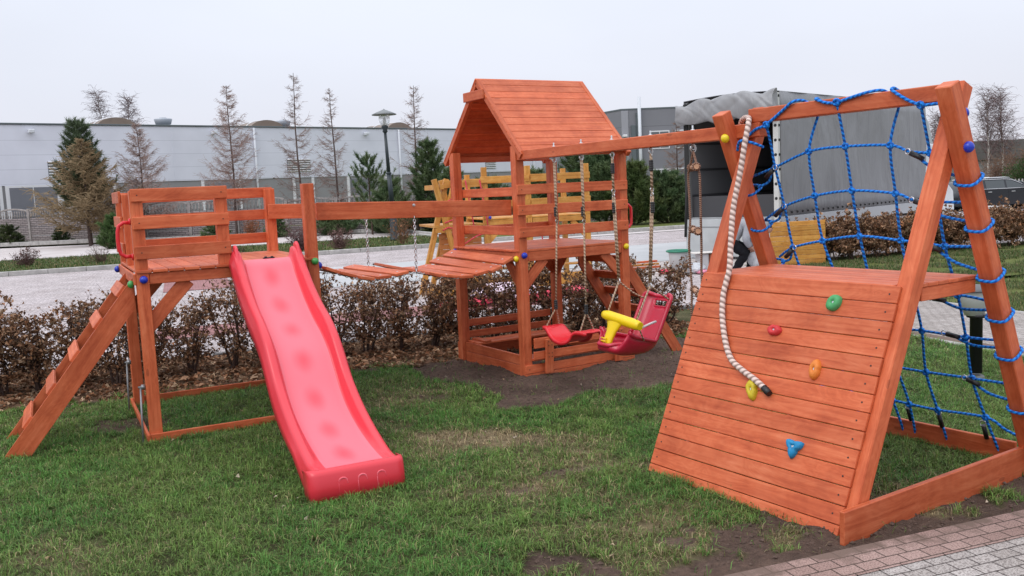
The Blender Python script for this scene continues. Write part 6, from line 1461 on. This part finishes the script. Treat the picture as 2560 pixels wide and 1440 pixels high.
# ------------------------------------------------------------------ small things by the truck and beyond the hedge
BK = empty('bucket', (3.42, 18.4, 0), 0, 'white bucket with a green rim on the paving behind the truck', 'bucket')
MB().lathe((0, 0, 0), [(.17, 0), (.20, .33), (.205, .36)], 22).build('bucket_wall', plain('bucket_white', (.55, .56, .57), .5), BK); MB().tube([(.235 * cos(t), .235 * sin(t), .385) for t in np.linspace(0, 2 * pi, 25)[:-1]], .022, 8, closed=True).build('rim', plain('green_rim', (.02, .20, .12), .35), BK)
MB().lathe((0, 0, .30), [(.19, 0), (.19, .02)], 20).build('content', plain('pale_fill', (.5, .5, .5), .8), BK)
CT = empty('cardboard_box', (3.98, 17.9, 0), radians(10), 'open brown cardboard box with grey tub beside the green rimmed bucket', 'box'); MB().box(-.10, .22, -.15, .15, 0, .34, b=.005).build('box_body', plain('brown_card', (.28, .10, .05), .8), CT); MB().box(-.30, -.105, -.14, .12, 0, .36, b=.02).build('side_flap', plain('pale_grey', (.55, .54, .55), .7), CT); MB().box(-.42, .3, -.18, .16, .362, .378).build('lid', plain('cream_lid', (.66, .62, .58), .7), CT)
PKM = plain('pink_film', (.85, .30, .42), .35); RDM = plain('red_film', (.72, .03, .08), .4); WPM = plain('pale_pink_film', (.80, .62, .72), .3)
lump('plastic_bag', (3.52, 17.5, 0), .24, .18, .20, pbm, 'crumpled clear plastic bag on the gravel in front of the bucket', 'plastic bag', 1.0)
lump('plastic_bag', (3.66, 17.35, 0), .13, .09, .09, PKM, 'small pink plastic bundle on the gravel near the bucket', 'plastic bag', 3.0)
lump('plastic_bag', (3.02, 17.6, 0), .15, .10, .10, RDM, 'small red plastic bundle left of the bucket', 'plastic bag', 4.0)
lump('plastic_bag', (-.15, 14.4, 0), .55, .34, .30, WPM, 'large pale pink plastic sack beyond the hedge, left of the front playhouse post', 'plastic sack', 5.0)
lump('plastic_bag', (-.75, 14.0, 0), .34, .22, .15, RDM, 'red plastic sack beyond the hedge under the plank bridge end', 'plastic sack', 6.0)
lump('plastic_bag', (.45, 14.3, 0), .34, .22, .16, RDM, 'red plastic sack beyond the hedge between the playhouse posts', 'plastic sack', 7.5)
lump('plastic_bag', (1.15, 14.9, 0), .42, .25, .15, plain('red_pink_film', (.8, .08, .14), .4), 'reddish plastic sack beyond the hedge behind the flat swing', 'plastic sack', 9.0)
SLD = empty('stacked_timber', (2.75, 18.6, 0), .2, 'small stack of red and tan wood pieces left of the bucket', 'timber')
for k in range(3): MB().beam((-.4, .0 + .09 * k, .05 + .05 * k), (.35, .02 + .1 * k, .06 + .05 * k), .09, .04).build('timber_piece', YEL if k % 2 else RED, SLD)
mb = MB()
# leaning plank panel
LPN = empty('wooden_boarding', (5.19, 18.05, 0), radians(7), 'honey coloured plank panel leaning upright behind the person, beside the brown hedge', 'wooden panel')
nbp = 9
for i in range(nbp): z0 = .02 + i * .097; MB().box(0 + .0, 1.16, -.012 + .0, .012, z0, z0 + .093).build('plank', YEL, LPN)
for x in (-.07, 1.0): MB().box(x, x + .06, .013, .07, 0, .93).build('batten', YEL, LPN)

# ------------------------------------------------------------------ second, honey coloured play set
FY = ((-1.3, 16.0, 0), .30); YP = empty('play_set', FY[0], FY[1], 'honey yellow wooden play set with pink rope nets standing beyond the hedge', 'play set')
MB().beam((.02 - .46 * .0, 0, 2.02), (.47, 0, 0), .09, .09, (0, 1, 0)).build('leg', YEL, YP); MB().beam((.27, .1, 2.02), (-.29, .1, 0), .09, .09, (0, 1, 0)).build('leg', YEL, YP)
MB().beam((.44, 1.3, 2.02), (.87, 1.3, 0), .09, .09, (0, 1, 0)).build('leg', YEL, YP); MB().beam((.69, 1.2, 2.02), (.15, 1.2, 0), .09, .09, (0, 1, 0)).build('leg', YEL, YP)
wood('beam', YP, (.2, .92, .0, .05, 1.86, 1.99), mat=YEL); wood('beam', YP, (.12, .20, .0, 1.3, 1.84, 1.93), mat=YEL); wood('shelf', YP, (-.02, .9, -.03, 1.3, 1.17, 1.21), mat=YEL); wood('apron', YP, (.0, .9, -.03, .0, 1.08, 1.165), mat=YEL)
for i in range(11): wood('wall_plank', YP, (.06, .84, .02, .04, .02 + i * .095, .11 + i * .095), mat=YELD)
for x, y, zt in ((.90, 0, 2.2), (1.72, .0, 2.2), (2.0, 1.2, 2.22), (2.86, 0, 2.2), (.90, 1.2, 2.1), (2.86, 1.2, 2.15), (1.25, 1.2, 1.9)): wood('post', YP, (x, x + .09, y, y + .09, -.1, zt), mat=YEL)
for z0 in (1.92, 1.70, 1.48):
    wood('guard_rail', YP, (.86, 1.78, -.024, -.002, z0, z0 + .115), mat=YEL); wood('guard_rail', YP, (1.80, 2.96, -.024, -.002, z0 + .01, z0 + .125), mat=YEL); wood('guard_rail', YP, (.88, 2.96, 1.292, 1.314, z0, z0 + .10), mat=YEL)
wood('deck', YP, (.9, 2.95, 0.0, 1.29, 1.26, 1.285), mat=YEL); wood('apron', YP, (.99, 1.71, .004, .03, 1.16, 1.255), mat=YEL); wood('apron', YP, (1.82, 2.85, .004, .03, 1.16, 1.255), mat=YEL)
MB().beam((.96, .05, .85), (1.25, .05, 1.16), .03, .1, (0, 1, 0)).build('brace', YEL, YP); MB().beam((2.9, .05, .85), (2.6, .05, 1.16), .03, .1, (0, 1, 0)).build('brace', YEL, YP); MB().beam((1.75, .05, .85), (1.48, .05, 1.16), .03, .1, (0, 1, 0)).build('brace', YEL, YP)
wood('ground_box', YP, (.85, 2.95, -.05, -.02, 0, .22), mat=YEL); wood('bench', YP, (.95, 2.85, .1, .35, .34, .37), mat=YEL); wood('low_step', YP, (.1, .75, -.45, -.05, .18, .30), mat=YEL); wood('low_step', YP, (-.25, .3, -.6, -.2, .02, .14), mat=YEL)
pth_ = [[(.20 + .28 * c_, 1.3 - .9 * 0 - .0 - .12 * r_, 1.90 - .34 * r_) for r_ in range(6)] for c_ in range(4)]
for c_ in range(3): MB().tube([(.32 + c_ * .26, -.03, 1.98 - .02 * k - .0) if k == 0 else (.32 + c_ * .26 + .03 * k, -.05 + .0 * k, 1.98 - .22 * k) for k in range(5)], .012, 6).build('rope', PINK_ROPE, YP)
for pts in ([(.22, -.05, 1.62), (.45, -.06, 1.72), (.75, -.06, 1.70), (.9, -.05, 1.80)], [(.16, -.05, 1.25), (.5, -.08, 1.36), (.72, -.08, 1.38), (.92, -.06, 1.48)], [(.5, -.06, .86), (.75, -.08, 1.0), (.95, -.06, 1.02)], [(1.85, -.05, 1.1), (2.05, -.06, 1.02), (2.3, -.06, 1.05), (2.6, -.05, .92)], [(1.55, -.05, 1.08), (1.75, -.06, 1.12), (2.0, -.05, 1.0)]): MB().tube(crm(pts, 4), .012, 6).build('rope', PINK_ROPE, YP)
for x in (1.62, 1.95, 2.25): MB().tube([(x, -.05, 1.12), (x + .03, -.05, .75)], .012, 6).build('rope', PINK_ROPE, YP)
ball_part(YP, (.16, -.05, 1.52), BALLY, (0, -1, 0)); ball_part(YP, (1.0, -.03, 1.30), BALLB, (0, -1, 0))
MB().tube([(.30, -.05, 1.1), (.31, -.06, 1.15), (.22, -.06, 1.17), (.12, -.05, 1.12)], .012, 6).build('rope', PINK_ROPE, YP)

CAR.scale = (.92, .92, .90)
